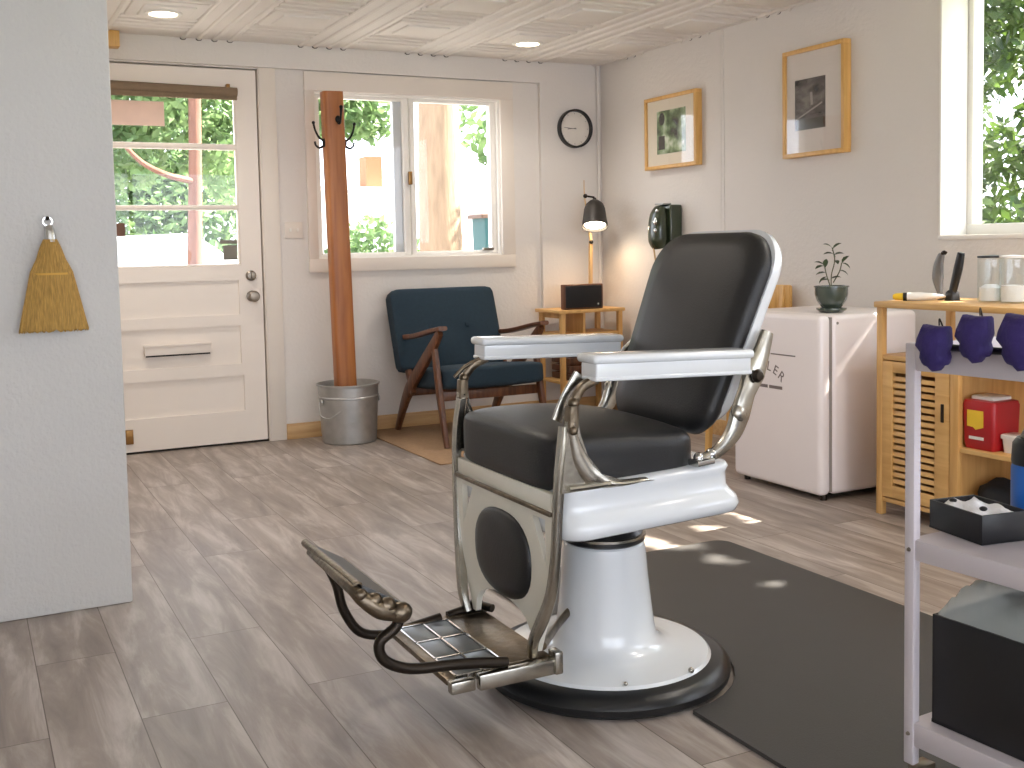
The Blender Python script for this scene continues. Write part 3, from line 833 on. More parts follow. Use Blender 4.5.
# curled tubes carrying the calf board
for pts in ([(1.00, 1.98, 0.150), (0.93, 1.98, 0.162), (0.868, 1.98, 0.170), (0.779, 1.98, 0.180), (0.725, 1.98, 0.208), (0.716, 1.98, 0.246), (0.752, 1.98, 0.272), (0.764, 1.982, 0.305)],
            [(1.00, 2.33, 0.140), (0.907, 2.33, 0.128), (0.856, 2.33, 0.124), (0.795, 2.33, 0.142), (0.757, 2.33, 0.200), (0.742, 2.33, 0.262), (0.722, 2.33, 0.310)]):
    MB().sweep(pts, 0.0115, side=(0, 1, 0), n=12).build('footrest_curl', 'iron', bc)
# calf board: tilted plate with cast ends
ua = V((0.767, 0, 0.312)); ub = V((0.673, 0, 0.368)); dv = (ub-ua).normalized(); nv = V((-dv.z, 0, dv.x))*-1
def cb(s_, y, h=0): return V((0, y, 0))+ua+dv*s_+V((dv.z, 0, -dv.x))*-h
Ln = (ub-ua).length
q = MB()
q.sweep([cb(Ln/2, 1.985), cb(Ln/2, 2.16), cb(Ln/2, 2.338)], Ln/2, 0.005, side=tuple(dv), n=16, sub=1, power=8)
q.build('calf_board', 'pad', bc)
q = MB()
q.sweep([cb(Ln-0.003, 1.985), cb(Ln-0.003, 2.345)], 0.010, 0.009, side=(1, 0, 0), n=10, sub=1).sweep([cb(0.003, 1.98), cb(0.003, 2.34)], 0.006, 0.007, side=(1, 0, 0), n=10, sub=1)
q.build('calf_board_edge', 'bronze', bc)
q = MB()
for f_, r in ((0.02, 0.023), (0.34, 0.019), (0.62, 0.017), (0.90, 0.013)): q.ball(cb(Ln*f_, 1.972, 0.012), r, 14, (1.1, 0.9, 0.95))
q.sweep([cb(-0.004, 1.975, 0.016), cb(Ln*0.4, 1.970, 0.024), cb(Ln*0.8, 1.975, 0.018), cb(Ln, 2.00, 0.012), cb(Ln, 2.15, 0.010), cb(Ln*0.95, 2.30, 0.010)], [0.014, 0.018, 0.016, 0.012, 0.010, 0.008], [0.012, 0.018, 0.014, 0.011, 0.010, 0.008], side=(0, 0, 1))
q.build('cast_scroll', 'bronze', bc)

# ================================================================== FLOOR COVERINGS
outl = [(1.39, 0.75), (2.31, 0.75)]
for k in range(7):
    a = k*PI/2/6; outl.append((2.31-0.05+0.05*math.cos(a), 2.905-0.05+0.05*math.sin(a)))
for k in range(5):
    a = PI/2+k*PI/2/4; outl.append((1.39+0.05+0.05*math.cos(a), 2.905-0.05+0.05*math.sin(a)))
a1 = math.acos((1.39-CX)/0.308); 
for k in range(17):
    a = a1-2*a1*k/16; outl.append((CX+0.308*math.cos(a), CY+0.308*math.sin(a)))
o = MB().plate(outl, [], 0.009, Matrix.Translation((0, 0, 0.0055))).build('salon_mat', 'matmat')
tag(o, 'dark grey anti-fatigue mat on the wood floor beside the barber chair base', 'mat')
o = MB().box((2.00, 4.62, 0.0005), (3.0, D-0.02, 0.007), 0.002).build('floor_rug', 'rug')
tag(o, 'tan rug lying under the teal armchair', 'rug')

# ================================================================== ARMCHAIR
ac = thing('armchair', 'mid-century armchair with teal cushions and dark walnut frame under the window', 'armchair', (2.485, 5.3, 0.007))
for X in (2.19, 2.785):
    MB().sweep([(X, 4.965, 0.007), (X, 5.04, 0.26), (X, 5.10, 0.52)], [0.013, 0.016, 0.014], [0.013, 0.022, 0.020], side=(1, 0, 0), power=4).build('leg', 'walnut', ac)
    MB().sweep([(X, 5.655, 0.007), (X, 5.47, 0.25), (X, 5.14, 0.50), (X, 5.02, 0.60)], [0.013, 0.016, 0.016, 0.014], [0.018, 0.040, 0.034, 0.020], side=(1, 0, 0), power=4).build('leg', 'walnut', ac)
    MB().sweep([(X, 4.985, 0.622), (X, 5.12, 0.602), (X, 5.36, 0.560), (X, 5.60, 0.535)], [0.026, 0.028, 0.020, 0.014], [0.012, 0.012, 0.014, 0.014], side=(1, 0, 0), power=4).build('armrest', 'walnut', ac)
    MB().sweep([(X, 5.40, 0.24), (X, 5.52, 0.45), (X, 5.66, 0.76)], 0.014, [0.024, 0.024, 0.014], side=(1, 0, 0), power=4).build('back_post', 'walnut', ac)
for lo, hi in (((2.19, 5.06, 0.235), (2.785, 5.085, 0.285)), ((2.19, 5.42, 0.225), (2.785, 5.445, 0.275)), ((2.19, 5.645, 0.70), (2.785, 5.668, 0.745))): MB().box(lo, hi, 0.004).build('rail', 'walnut', ac)
mt = Matrix.Translation((2.488, 5.24, 0.335)) @ Matrix.Rotation(-0.10, 4, 'X')
MB().cushion((-0.278, -0.275, -0.056), (0.305, 0.26, 0.056), dome=0.012, n=12, power=9, mtx=mt).build('seat_cushion', 'teal', ac, ang=80)
mt = Matrix.Translation((2.462, 5.565, 0.575)) @ Matrix.Rotation(-0.34, 4, 'X') @ Matrix.Rotation(PI/2, 4, 'X')
bk = MB().cushion((-0.322, -0.235, -0.048), (0.322, 0.232, 0.048), dome=0.010, n=14, power=16, mtx=mt).build('back_cushion', 'teal', ac, ang=80)
for sx in (-0.11, 0.11):
    for sz in (-0.02,):
        p = mt @ V((sx, sz+0.02, 0.061))
        MB().lathe([(0, 0), (0.014, 0), (0.012, 0.006), (0, 0.008)], p, 12, (mt.to_3x3() @ V((0, 0, 1)))).build('button', 'teal', bk)

# ================================================================== COAT POST IN BUCKET
bk = thing('metal_bucket', 'galvanised metal bucket holding the wooden coat post', 'bucket', (1.85, 5.5, 0))
MB().lathe([(0, 0.004), (0.138, 0.004), (0.140, 0.0), (0.146, 0.006), (0.155, 0.16), (0.160, 0.24), (0.164, 0.243), (0.164, 0.250), (0.161, 0.253), (0.163, 0.305), (0.170, 0.308), (0.171, 0.316), (0.164, 0.318), (0.160, 0.312), (0.150, 0.05), (0, 0.04)], (1.85, 5.5, 0), 48).build('pail', 'galv', bk)
for s in (-1, 1):
    MB().lathe([(0, 0), (0.016, 0), (0.014, 0.008), (0, 0.010)], (1.85+s*0.158, 5.5-0.03, 0.225), 14, V((s, 0, 0))).build('ear', 'galv', bk)
MB().sweep([(1.85-0.172, 5.47, 0.225), (1.85-0.185, 5.42, 0.165), (1.85-0.15, 5.37, 0.15), (1.85-0.10, 5.345, 0.185)], 0.0035).build('bail_handle', 'galv', bk)
MB().lathe([(0, 0.045), (0.148, 0.045), (0.150, 0.15), (0.05, 0.16), (0, 0.16)], (1.85, 5.5, 0), 24).build('gravel_fill', 'soil', bk)
pr = thing('coat_post', 'tall honey-coloured wooden coat post leaning in the metal bucket', 'coat stand', (1.84, 5.5, 0.162))
pm = MB().sweep([(1.838, 5.5, 0.162), (1.806, 5.5, 1.868)], 0.056, 0.044, side=(1, 0, 0), n=20, sub=1, power=5)
pm.build('post', 'post', pr)
def hook(side_):
    m = MB()
    cx_, cz_ = 1.812, 1.60
    if side_ == 0:
        m.ball((cx_+0.01, 5.45, 1.72), 0.016, 12, (1, 0.5, 1.3))
        m.sweep([(cx_+0.012, 5.452, 1.70), (cx_+0.012, 5.425, 1.70), (cx_+0.012, 5.41, 1.735), (cx_+0.014, 5.408, 1.775)], [0.007, 0.006, 0.005, 0.008])
        m.ball((cx_+0.014, 5.408, 1.78), 0.010, 10)
    else:
        s = side_; x0_ = cx_+s*0.058
        m.ball((x0_, 5.49, cz_), 0.016, 12, (0.6, 1, 1.5))
        m.sweep([(x0_, 5.49, cz_+0.01), (x0_+s*0.025, 5.49, cz_+0.025), (x0_+s*0.045, 5.49, cz_+0.06), (x0_+s*0.055, 5.49, cz_+0.10)], [0.007, 0.006, 0.005, 0.006])
        m.sweep([(x0_, 5.49, cz_-0.015), (x0_+s*0.025, 5.49, cz_-0.028), (x0_+s*0.045, 5.49, cz_-0.015), (x0_+s*0.05, 5.49, cz_+0.005)], [0.007, 0.006, 0.005, 0.006])
        m.ball((x0_+s*0.055, 5.49, cz_+0.103), 0.009, 10)
    m.build('coat_hook', 'blackiron', pr)
for s in (-1, 0, 1): hook(s)

# ================================================================== BROOM
br = thing('hand_broom', 'small straw hand broom hanging on the left partition wall', 'broom', (0.233, 3.24, 0.82))
b_ = MB()
def bro(u, v):
    a = 2*PI*u; z = 1.078-0.257*v
    hw = 0.018+0.030*min(1, v/0.35)**0.8+0.043*max(0, (v-0.22)/0.78)
    rid = 1+0.045*math.sin(26*a)+0.03*math.sin(57*a+3*v)
    dp = (0.016+0.008*v)*rid
    return V((0.232+0.002*math.sin(7*a)*v+hw*math.cos(a)*(1+0.015*math.sin(40*a)), 3.252+dp*math.sin(a), z+(0.004*math.sin(19*a) if v > 0.99 else 0)))
b_.grid_surf(bro, 160, 14)
bt = b_.build('bristles', 'straw', br, ang=50)
fr_ = MB()
for k in range(170):
    x = random.uniform(-1, 1); zt = random.uniform(0.86, 0.94); xb = 0.232+x*0.089
    yb = 3.252+random.uniform(-1, 1)*0.020*math.sqrt(max(0, 1-x*x))
    fr_.sweep([(0.232+x*0.062, yb*0.5+3.252*0.5-0.008, zt), (xb+random.uniform(-0.004, 0.004), yb-0.002, 0.820+random.uniform(-0.004, 0.006))], 0.0010, n=4, sub=1)
fr_.build('loose_straw', 'straw', br)
MB().grid_surf(lambda u, v: V((0.232+0.0505*math.cos(2*PI*u), 3.252+0.0225*math.sin(2*PI*u), 0.984-0.006*v)), 40, 1).build('stitching', 'thread', br)
MB().sweep([(0.234, 3.252, 1.07), (0.232, 3.253, 1.10), (0.228, 3.256, 1.115)], [0.017, 0.014, 0.012], side=(1, 0, 0)).build('ferrule', 'silver', br)
MB().lathe([(0.010, -0.002), (0.014, -0.002), (0.014, 0.002), (0.010, 0.002), (0.010, -0.002)], (0.228, 3.256, 1.128), 18, V((0, 1, 0)), cap=False).build('hanging_ring', 'silver', br)
MB().cyl((0.228, 3.279, 1.134), (0.228, 3.25, 1.136), 0.003).ball((0.228, 3.25, 1.137), 0.006, 10).build('nail', 'iron', br)

# ================================================================== CLOCK
ck = thing('wall_clock', 'round wall clock with thin black rim and white face near the corner', 'clock', (3.425, D-0.028, 1.635))
cc = (3.412, D-0.028, 1.745)
MB().lathe([(0.100, 0), (0.116, 0), (0.118, 0.006), (0.117, 0.036), (0.112, 0.040), (0.106, 0.036), (0.104, 0.012), (0.100, 0.010)], cc, 48, V((0, -1, 0))).build('rim', 'black', ck)
MB().lathe([(0, 0), (0.108, 0), (0.108, 0.012), (0, 0.012)], cc, 48, V((0, -1, 0))).build('dial', 'face', ck)
for k in range(12):
    a = k*PI/6; c_, s_ = math.cos(a), math.sin(a)
    MB().obox((cc[0]+0.088*c_, cc[1]-0.0128, cc[2]+0.088*s_), (cc[0]+0.097*c_, cc[1]-0.0128, cc[2]+0.097*s_), 0.0025, 0.001, up=(0, 1, 0)).build('hour_mark', 'gasket', ck)
MB().obox((cc[0]+0.012, cc[1]-0.016, cc[2]-0.002), (cc[0]-0.075, cc[1]-0.016, cc[2]+0.006), 0.003, 0.001, up=(0, 1, 0)).build('minute_hand', 'greymetal', ck)
MB().obox((cc[0]+0.01, cc[1]-0.014, cc[2]+0.003), (cc[0]-0.050, cc[1]-0.014, cc[2]-0.003), 0.0045, 0.001, up=(0, 1, 0)).build('hour_hand', 'greymetal', ck)

# ================================================================== PICTURES (right wall)
def picture(name, label, ya, yb, za, zb, fm, board, ph, pmat, fw=0.020, dp=0.044, extra=None):
    t = thing(name, label, 'picture', (RX, (ya+yb)/2, za), 'framed pictures on the right wall')
    x0_, x1_ = RX-dp, RX-0.001
    g = MB()
    g.box((x0_, ya, za), (x1_, yb, za+fw), 0.002).box((x0_, ya, zb-fw), (x1_, yb, zb), 0.002).box((x0_+0.0005, ya, za+fw), (x1_, ya+fw, zb-fw), 0.001).box((x0_+0.0005, yb-fw, za+fw), (x1_, yb, zb-fw), 0.001)
    g.build('frame', 'oak', t)
    MB().box((x0_+0.012, ya+fw-0.004, za+fw-0.004), (x1_, yb-fw+0.004, zb-fw+0.004)).build('mat_board', board, t)
    p = MB().box((x0_+0.0105, ph[0], ph[2]), (x0_+0.0125, ph[1], ph[3])).build('photograph', pmat, t)
    if extra: extra(t, x0_, p)
    MB().box((x0_+0.004, ya+fw, za+fw), (x0_+0.006, yb-fw, zb-fw)).build('glazing', 'picglass', t)
def exA(t, x0_, p):
    MB().box((x0_+0.0098, 4.982, 1.56), (x0_+0.0104, 5.042, 1.635), 0.0).build('dark_shape', 'photodark', p)
    MB().ball((x0_+0.0101, 5.008, 1.73), 0.03, 12, (0.01, 0.9, 1.2)).build('dark_shape', 'photodark', p)
def exB(t, x0_, p):
    MB().sweep([(x0_+0.0101, 3.93, 1.60), (x0_+0.0101, 3.755, 1.665)], 0.0003, 0.004, side=(1, 0, 0), sub=1).sweep([(x0_+0.0101, 3.822, 1.66), (x0_+0.0101, 3.827, 1.72)], 0.0003, 0.008, side=(1, 0, 0), sub=1).build('light_shapes', 'photogrey', p)
    MB().box((x0_+0.0099, 3.742, 1.55), (x0_+0.0102, 3.925, 1.60)).build('dark_shapes', 'photodark', p)
picture('framed_picture', 'square oak-framed garden photograph with ivory mat, above the green wall telephone', 4.686, 5.168, 1.452, 1.858, 'oak', 'matboard', (4.79, 5.056, 1.535, 1.775), 'photoA', extra=exA)
picture('framed_picture', 'tall oak-framed black and white photograph with wide pale mat above the fridge', 3.610, 4.011, 1.425, 1.928, 'oak', 'matboard2', (3.737, 3.935, 1.55, 1.785), 'photoB', extra=exB)

# ================================================================== WALL TELEPHONE
ph = thing('wall_telephone', 'dark olive green wall telephone with silver spots on the right wall', 'telephone', (RX, 4.94, 1.01))
MB().box((3.528, 4.868, 1.015), (RX-0.001, 5.01, 1.246), 0.010, 3).build('housing', 'phone', ph)
MB().sweep([(3.503, 4.94, 1.008), (3.493, 4.94, 1.05), (3.490, 4.94, 1.12), (3.498, 4.94, 1.19), (3.513, 4.94, 1.232)], [0.045, 0.060, 0.062, 0.055, 0.040], [0.030, 0.044, 0.042, 0.038, 0.024], side=(0, 1, 0), n=20, power=2.6).build('front_cover', 'phone', ph)
for c_, r_, q_ in (((3.452, 4.905, 1.155), 0.016, (0.5, 1, 1.4)), ((3.464, 4.908, 1.212), 0.013, (0.6, 1.1, 0.8)), ((3.452, 4.905, 1.105), 0.013, (0.5, 1, 1))): MB().ball(c_, r_, 12, q_).build('silver_spot', 'silver', ph)  # small silver spots on the front cover
MB().box((3.50, 4.90, 1.246), (3.56, 4.98, 1.256), 0.004).build('cradle', 'galv', ph)
MB().sweep([(3.47, 4.95, 1.015), (3.50, 4.97, 0.93), (3.55, 4.96, 0.80), (3.585, 4.95, 0.72), (3.60, 4.95, 0.60)], 0.005, n=8).build('cord', 'lampwood', ph)

# ================================================================== CORNER TABLE, BOX, LAMP
ct = thing('side_table', 'small light wooden side table with lower shelves in the corner', 'table', (3.30, 5.50, 0))
TX0, TX1, TY0, TY1, TZ = 3.10, 3.555, 5.37, 5.665, 0.655
MB().box((TX0, TY0, TZ-0.020), (TX1, TY1, TZ), 0.003).build('tabletop', 'bamboo_h', ct)
for x in (TX0+0.03, TX1-0.03):
    for y in (TY0+0.02, TY1-0.03): MB().box((x-0.014, y-0.014, 0), (x+0.014, y+0.014, TZ-0.02), 0.002).build('leg', 'bamboo', ct)
for z in (0.50, 0.22): MB().box((TX0+0.02, TY0+0.01, z), (TX1-0.02, TY1-0.02, z+0.016), 0.002).build('shelf', 'bamboo_h', ct)
MB().box((3.27, TY0+0.015, 0.516), (3.285, TY1-0.02, TZ-0.02), 0.001).build('divider', 'bamboo', ct)
MB().box((TX0+0.03, TY0+0.01, TZ-0.05), (TX0+0.048, TY1-0.02, TZ-0.02), 0.001).build('bracket', 'bamboo', ct)
o = thing('wooden_crate', 'reddish wooden crate on the lower shelf of the corner table', 'crate', (3.35, 5.50, 0.236))
g = MB()
for z in (0.238, 0.285, 0.332):
    g.box((3.19, 5.40, z), (3.46, 5.412, z+0.036), 0.002).box((3.19, 5.60, z), (3.46, 5.612, z+0.036), 0.002).box((3.18, 5.40, z), (3.192, 5.612, z+0.036), 0.002).box((3.458, 5.40, z), (3.47, 5.612, z+0.036), 0.002)
g.box((3.19, 5.41, 0.236), (3.46, 5.60, 0.243))
g.build('slats', 'walnut', o)
sp = thing('black_box_speaker', 'black rectangular box speaker with brown edges on the corner table', 'speaker', (3.28, 5.45, TZ))
MB().box((3.155, 5.400, TZ+0.001), (3.420, 5.450, 0.803), 0.006, 3).build('cabinet', 'walnut', sp)
MB().box((3.160, 5.392, TZ+0.010), (3.405, 5.402, 0.795), 0.004).build('speaker_grille', 'blacksoft', sp)
MB().lathe([(0, 0), (0.007, 0), (0.006, 0.008), (0, 0.009)], (3.375, 5.392, 0.685), 12, V((0, -1, 0))).build('knob', 'silver', sp)
lp = thing('desk_lamp', 'lit swing-arm lamp with charcoal shade and wooden arm on the corner table', 'lamp', (3.44, 5.60, TZ))
MB().lathe([(0, 0), (0.055, 0), (0.055, 0.012), (0.02, 0.018), (0, 0.018)], (3.455, 5.60, TZ), 24).build('base', 'shade', lp)
MB().sweep([(3.455, 5.60, TZ+0.015), (3.437, 5.565, 0.92), (3.425, 5.54, 1.05)], 0.011, 0.011, side=(1, 0, 0), n=8, power=5, sub=2).build('lower_arm', 'lampwood', lp)
MB().sweep([(3.425, 5.54, 1.05), (3.418, 5.535, 1.10), (3.398, 5.53, 1.20), (3.37, 5.515, 1.33), (3.365, 5.51, 1.42)], [0.010, 0.010, 0.008, 0.003, 0.0025], side=(1, 0, 0), n=8).build('upper_arm', 'lampwood', lp)
for c_ in ((3.425, 5.535, 1.05), (3.37, 5.505, 1.325)): MB().ball(c_, 0.0135, 12).build('joint', 'iron', lp)
sx_, sy_, sz_ = 3.400, 5.45, 1.140
ax_ = V((0.22, 0.36, 1)).normalized()
MB().lathe([(r_*1.06, z_*1.25) for r_, z_ in [(0.074, 0.0), (0.072, 0.012), (0.066, 0.05), (0.060, 0.09), (0.050, 0.115), (0.03, 0.132), (0.012, 0.140), (0.010, 0.150), (0.0, 0.150), (0.0, 0.138), (0.028, 0.128), (0.047, 0.111), (0.057, 0.088), (0.063, 0.05), (0.071, 0.0), (0.074, 0.0)]], (sx_, sy_, sz_), 36, ax_, cap=False).build('lamp_shade', 'shade', lp)
MB().sweep([(3.37, 5.505, 1.325), (sx_+0.035, sy_+0.062, sz_+0.178)], 0.006, sub=1).build('shade_bracket', 'iron', lp)
MB().lathe([(0, 0.004), (0.030, 0.006), (0.062, 0.012), (0.062, 0.018), (0, 0.018)], (sx_, sy_, sz_), 24, ax_).build('bulb', 'bulb', lp)
ld = bpy.data.lights.new('lamp_light', 'SPOT'); ld.energy = 1.6; ld.color = (1.0, 0.60, 0.32); ld.spot_size = 2.35; ld.spot_blend = 0.45; ld.shadow_soft_size = 0.03
lo_ = bpy.data.objects.new('lamp_light', ld); COL.objects.link(lo_); lo_.parent = lp
lo_.location = V((sx_, sy_, sz_-0.005))-V(lp.location)
lo_.rotation_euler = (-0.25, 0.0, 0)

# ================================================================== WOODEN CHAIR behind fridge
wc = thing('wooden_chair', 'light wooden chair behind the fridge, mostly hidden by the barber chair', 'chair', (3.32, 4.17, 0))
for y in (4.0, 4.34):
    MB().sweep([(3.50, y, 0), (3.52, y, 0.42), (3.565, y, 0.815)], [0.014, 0.017, 0.014], side=(0, 1, 0), power=4).build('leg', 'oak', wc)
    MB().sweep([(3.10, y, 0), (3.12, y, 0.40)], [0.013, 0.017], side=(0, 1, 0), power=4, sub=1).build('leg', 'oak', wc)
MB().box((3.09, 3.98, 0.40), (3.54, 4.36, 0.425), 0.006).build('seat', 'oak', wc)
MB().box((3.548, 4.0, 0.60), (3.566, 4.34, 0.64), 0.004).box((3.556, 3.950, 0.70), (3.576, 4.365, 0.82), 0.009).build('backrest', 'oak', wc)

# ================================================================== FRIDGE
fg = thing('mini_fridge', 'white retro mini fridge with rounded corners against the right wall', 'fridge', (3.25, 3.409, 0))
fy0, fy1, fz = 3.146, 3.674, 0.738
MB().box((3.050, fy0, 0.022), (3.515, fy1, fz), 0.022, 4).build('cabinet', 'fridge', fg)
MB().box((2.985, fy0, 0.022), (3.044, fy1, fz), 0.022, 4).build('door', 'fridge', fg)
MB().box((3.040, fy0+0.008, 0.034), (3.054, fy1-0.008, fz-0.010)).build('door_gasket', 'gasket', fg)
for x, y in ((3.03, fy0+0.03), (3.03, fy1-0.04), (3.47, fy0+0.03), (3.47, fy1-0.04)):
    MB().lathe([(0, 0), (0.014, 0), (0.014, 0.018), (0.010, 0.026), (0, 0.026)], (x, y, 0), 12).build('foot', 'iron', fg)
MB().box((3.06, fy0+0.02, 0.02), (3.50, fy1-0.02, 0.030)).build('base_pan', 'dark', fg)
MB().lathe([(0, 0), (0.006, 0), (0.005, 0.003), (0, 0.004)], (3.075, fy0+0.001, 0.705), 12, V((0, -1, 0))).build('hinge_screw', 'gasket', fg)
MB().box((2.9835, 3.285, 0.5655), (2.986, 3.430, 0.5705)).build('handle_groove', 'print', fg)
# arched lettering, part of it hidden by the barber chair
cy_, cz_ = 3.475, 0.395
for k, ch in enumerate('GLALER'):
    a = math.radians(90-34+(-k*13.6+34+4))-math.radians(0)
    a = math.radians(90+30-k*14.0)
    R_ = 0.150
    yv = cy_-R_*math.cos(a)*-1*-1; 
    yv = cy_-R_*math.cos(a); zv = cz_-0.045+R_*math.sin(a)
    # facing -X: local x -> -Y, local y -> Z
    m_ = Matrix.Translation((2.9845, yv, zv)) @ Matrix(((0, 0, -1, 0), (-1, 0, 0, 0), (0, 1, 0, 0), (0, 0, 0, 1))) @ Matrix.Rotation(a-PI/2, 4, 'Z')
    text_mesh('lettering', ch, 0.056, m_, M['print'], fg)
for a_, b_ in ((3.362, 3.44), (3.45, 3.53)): MB().box((2.9838, a_, 0.424), (2.9858, b_, 0.437)).build('printed_line', 'print', fg)

# ---- plant
pt = thing('potted_plant', 'small leafy plant in a glazed green pot on the fridge', 'plant', (3.155, 3.26, fz+0.001))
px_, py_, pz_ = 3.155, 3.262, fz+0.001
MB().lathe([(0, 0), (0.044, 0), (0.050, 0.004), (0.060, 0.012), (0.060, 0.018), (0.052, 0.020), (0.038, 0.020), (0, 0.020)], (px_, py_, pz_), 32).build('saucer', 'pot', pt)
MB().lathe([(0, 0.020), (0.038, 0.020), (0.048, 0.032), (0.060, 0.052), (0.065, 0.075), (0.065, 0.100), (0.069, 0.102), (0.069, 0.108), (0.060, 0.108), (0.058, 0.09), (0, 0.09)], (px_, py_, pz_), 32).build('pot', 'pot', pt)
MB().lathe([(0, 0.094), (0.058, 0.092)], (px_, py_, pz_), 20).build('soil', 'soil', pt)
st = MB()
stems = [((0, 0, 0.09), (0.004, 0.004, 0.15), (0.012, -0.006, 0.21), (0.004, 0.0, 0.262)), ((0.0, 0.004, 0.10), (-0.014, 0.012, 0.15), (-0.022, 0.016, 0.19)), ((0.006, -0.004, 0.12), (0.022, -0.022, 0.165), (0.026, -0.03, 0.20))]
for s_ in stems: st.sweep([(px_+a, py_+b, pz_+c) for a, b, c in s_], 0.0022, n=6)
stm = st.build('stem', 'stem', pt)
def leafq(mb, p, d, l, wd):
    d = V(d).normalized(); s_ = d.cross(V((0.3, 0.2, 1))).normalized(); n_ = s_.cross(d)
    t = bmesh.new(); P0 = V(p)
    rows = []
    for u, wv, b_ in ((0, 0.02, 0), (0.3, 0.8, 0.06), (0.6, 1, 0.04), (0.85, 0.55, -0.03), (1, 0.03, -0.12)):
        c = P0+d*l*u+n_*l*b_
        rows.append([t.verts.new(c+s_*wd*wv*k+n_*abs(k)*wd*0.25*wv) for k in (-1, 0, 1)])
    for A, B in zip(rows, rows[1:]):
        for k in (0, 1): t.faces.new((A[k], A[k+1], B[k+1], B[k]))
    mb._merge(t)
LV = [((0.004, 0, 0.26), (-0.3, 0.9, 0.5)), ((0.006, 0, 0.255), (0.5, -0.5, 0.6)), ((0.01, -0.004, 0.235), (-0.5, 0.8, 0.1)), ((0.01, -0.004, 0.232), (0.5, -0.9, 0.2)), ((0.012, -0.006, 0.215), (0.1, 0.4, 0.9)), ((0.012, -0.006, 0.21), (0.6, 0.3, -0.2)),
      ((-0.022, 0.016, 0.19), (-0.5, 0.7, 0.4)), ((-0.022, 0.016, 0.188), (-0.3, 0.9, -0.2)), ((-0.02, 0.014, 0.18), (0.3, 0.2, 0.8)), ((-0.016, 0.012, 0.16), (-0.6, 0.8, -0.1)), ((-0.012, 0.012, 0.145), (-0.6, 0.5, -0.6)), ((0.0, 0.004, 0.135), (0.6, -0.6, 0.2)), ((-0.002, 0.006, 0.13), (-0.7, 0.6, 0.0)),
      ((0.026, -0.03, 0.20), (0.6, -0.8, -0.6)), ((0.026, -0.03, 0.198), (0.3, -0.5, 0.7)), ((0.022, -0.022, 0.17), (0.5, -0.9, -0.5))]
for p, d in LV:
    mb = MB(); leafq(mb, (px_+p[0], py_+p[1], pz_+p[2]), d, 0.042, 0.011); mb.build('leaf', 'leaf', pt)

# ================================================================== BAMBOO CABINET
cb_ = thing('bamboo_cabinet', 'bamboo cabinet with louvred door and open shelves under the right window', 'cabinet', (3.25, 2.55, 0))
cx0, cx1, cya, cyb, cz = 3.05, 3.44, 1.95, 2.922, 0.800
MB().box((cx0-0.008, cya-0.01, cz-0.022), (cx1+0.005, cyb+0.008, cz), 0.004).build('top', 'bamboo_h', cb_)
for x in (cx0, cx1-0.026):
    for y in (cyb-0.026, cya): MB().box((x, y, 0), (x+0.026, y+0.026, cz-0.022), 0.002).build('leg', 'bamboo', cb_)
MB().box((cx0, 2.555, 0.05), (cx0+0.024, 2.590, 0.60), 0.002).build('front_post', 'bamboo', cb_)
MB().box((cx0+0.004, cya+0.002, 0.585), (cx1-0.003, cyb-0.004, 0.602), 0.002).build('shelf', 'bamboo_h', cb_)
MB().box((cx0+0.006, cya, 0.290), (cx1, 2.575, 0.307), 0.002).build('shelf', 'bamboo_h', cb_)
MB().box((cx0+0.006, cya, 0.050), (cx1, cyb, 0.066), 0.002).build('shelf', 'bamboo_h', cb_)
MB().box((cx0+0.02, 2.565, 0.066), (cx1, 2.578, 0.585), 0.001).build('divider', 'bamboo', cb_)
MB().box((cx1-0.012, 2.33, 0.066), (cx1-0.004, cyb, 0.585), 0.001).build('back_panel', 'bamboo', cb_)
MB().box((cx0+0.024, cyb-0.020, 0.066), (cx1-0.01, cyb-0.010, 0.585), 0.001).build('side_panel', 'bamboo', cb_)
dd = MB()
d0, d1, dz0, dz1 = 2.594, 2.896, 0.072, 0.580
dd.box((cx0+0.002, d0, dz0), (cx0+0.020, d0+0.062, dz1), 0.002).box((cx0+0.002, d1-0.048, dz0), (cx0+0.020, d1, dz1), 0.002)
dd.box((cx0+0.003, d0+0.061, dz0), (cx0+0.019, d1-0.047, dz0+0.045), 0.002).box((cx0+0.003, d0+0.061, dz1-0.040), (cx0+0.019, d1-0.047, dz1), 0.002)
nsl = 16
for k in range(nsl):
    z = dz0+0.052+k*(dz1-dz0-0.10)/nsl
    dd.box((-0.004, d0+0.05, -0.0085), (0.004, d1-0.04, 0.0085), 0.001, 2, Matrix.Translation((cx0+0.011, 0, z+0.011)) @ Matrix.Rotation(0.25, 4, 'Y'))
dk = dd.build('door', 'bamboo_h', cb_)
MB().box((cx0-0.002, d0+0.022, 0.385), (cx0+0.004, d0+0.034, 0.45), 0.002).build('handle', 'iron', dk)
# items in the cabinet
sh = thing('sharps_container', 'red plastic sharps bin with yellow label on the cabinet shelf', 'container', (3.12, 2.505, 0.308))
stack(MB(), [(0.062, 0.058, 0.014, 0.308), (0.066, 0.062, 0.014, 0.33), (0.070, 0.066, 0.016, 0.46), (0.066, 0.062, 0.016, 0.474), (0.05, 0.05, 0.016, 0.478)], 3.140, 2.494, True).build('bin_body', 'red', sh)
stack(MB(), [(0.048, 0.046, 0.01, 0.478), (0.048, 0.046, 0.01, 0.487), (0.044, 0.042, 0.01, 0.490)], 3.140, 2.494, True).build('lid', 'tubwhite', sh)
MB().plate([(-0.034, 0.030), (0.030, 0.030), (0.030, -0.026), (0.0, -0.036), (-0.010, -0.028), (-0.034, -0.026)], [], 0.002, Matrix.Translation((3.0705, 2.500, 0.412)) @ Matrix(((0, 0, -1, 0), (-1, 0, 0, 0), (0, 1, 0, 0), (0, 0, 0, 1)))).build('yellow_label', 'yellow', sh)
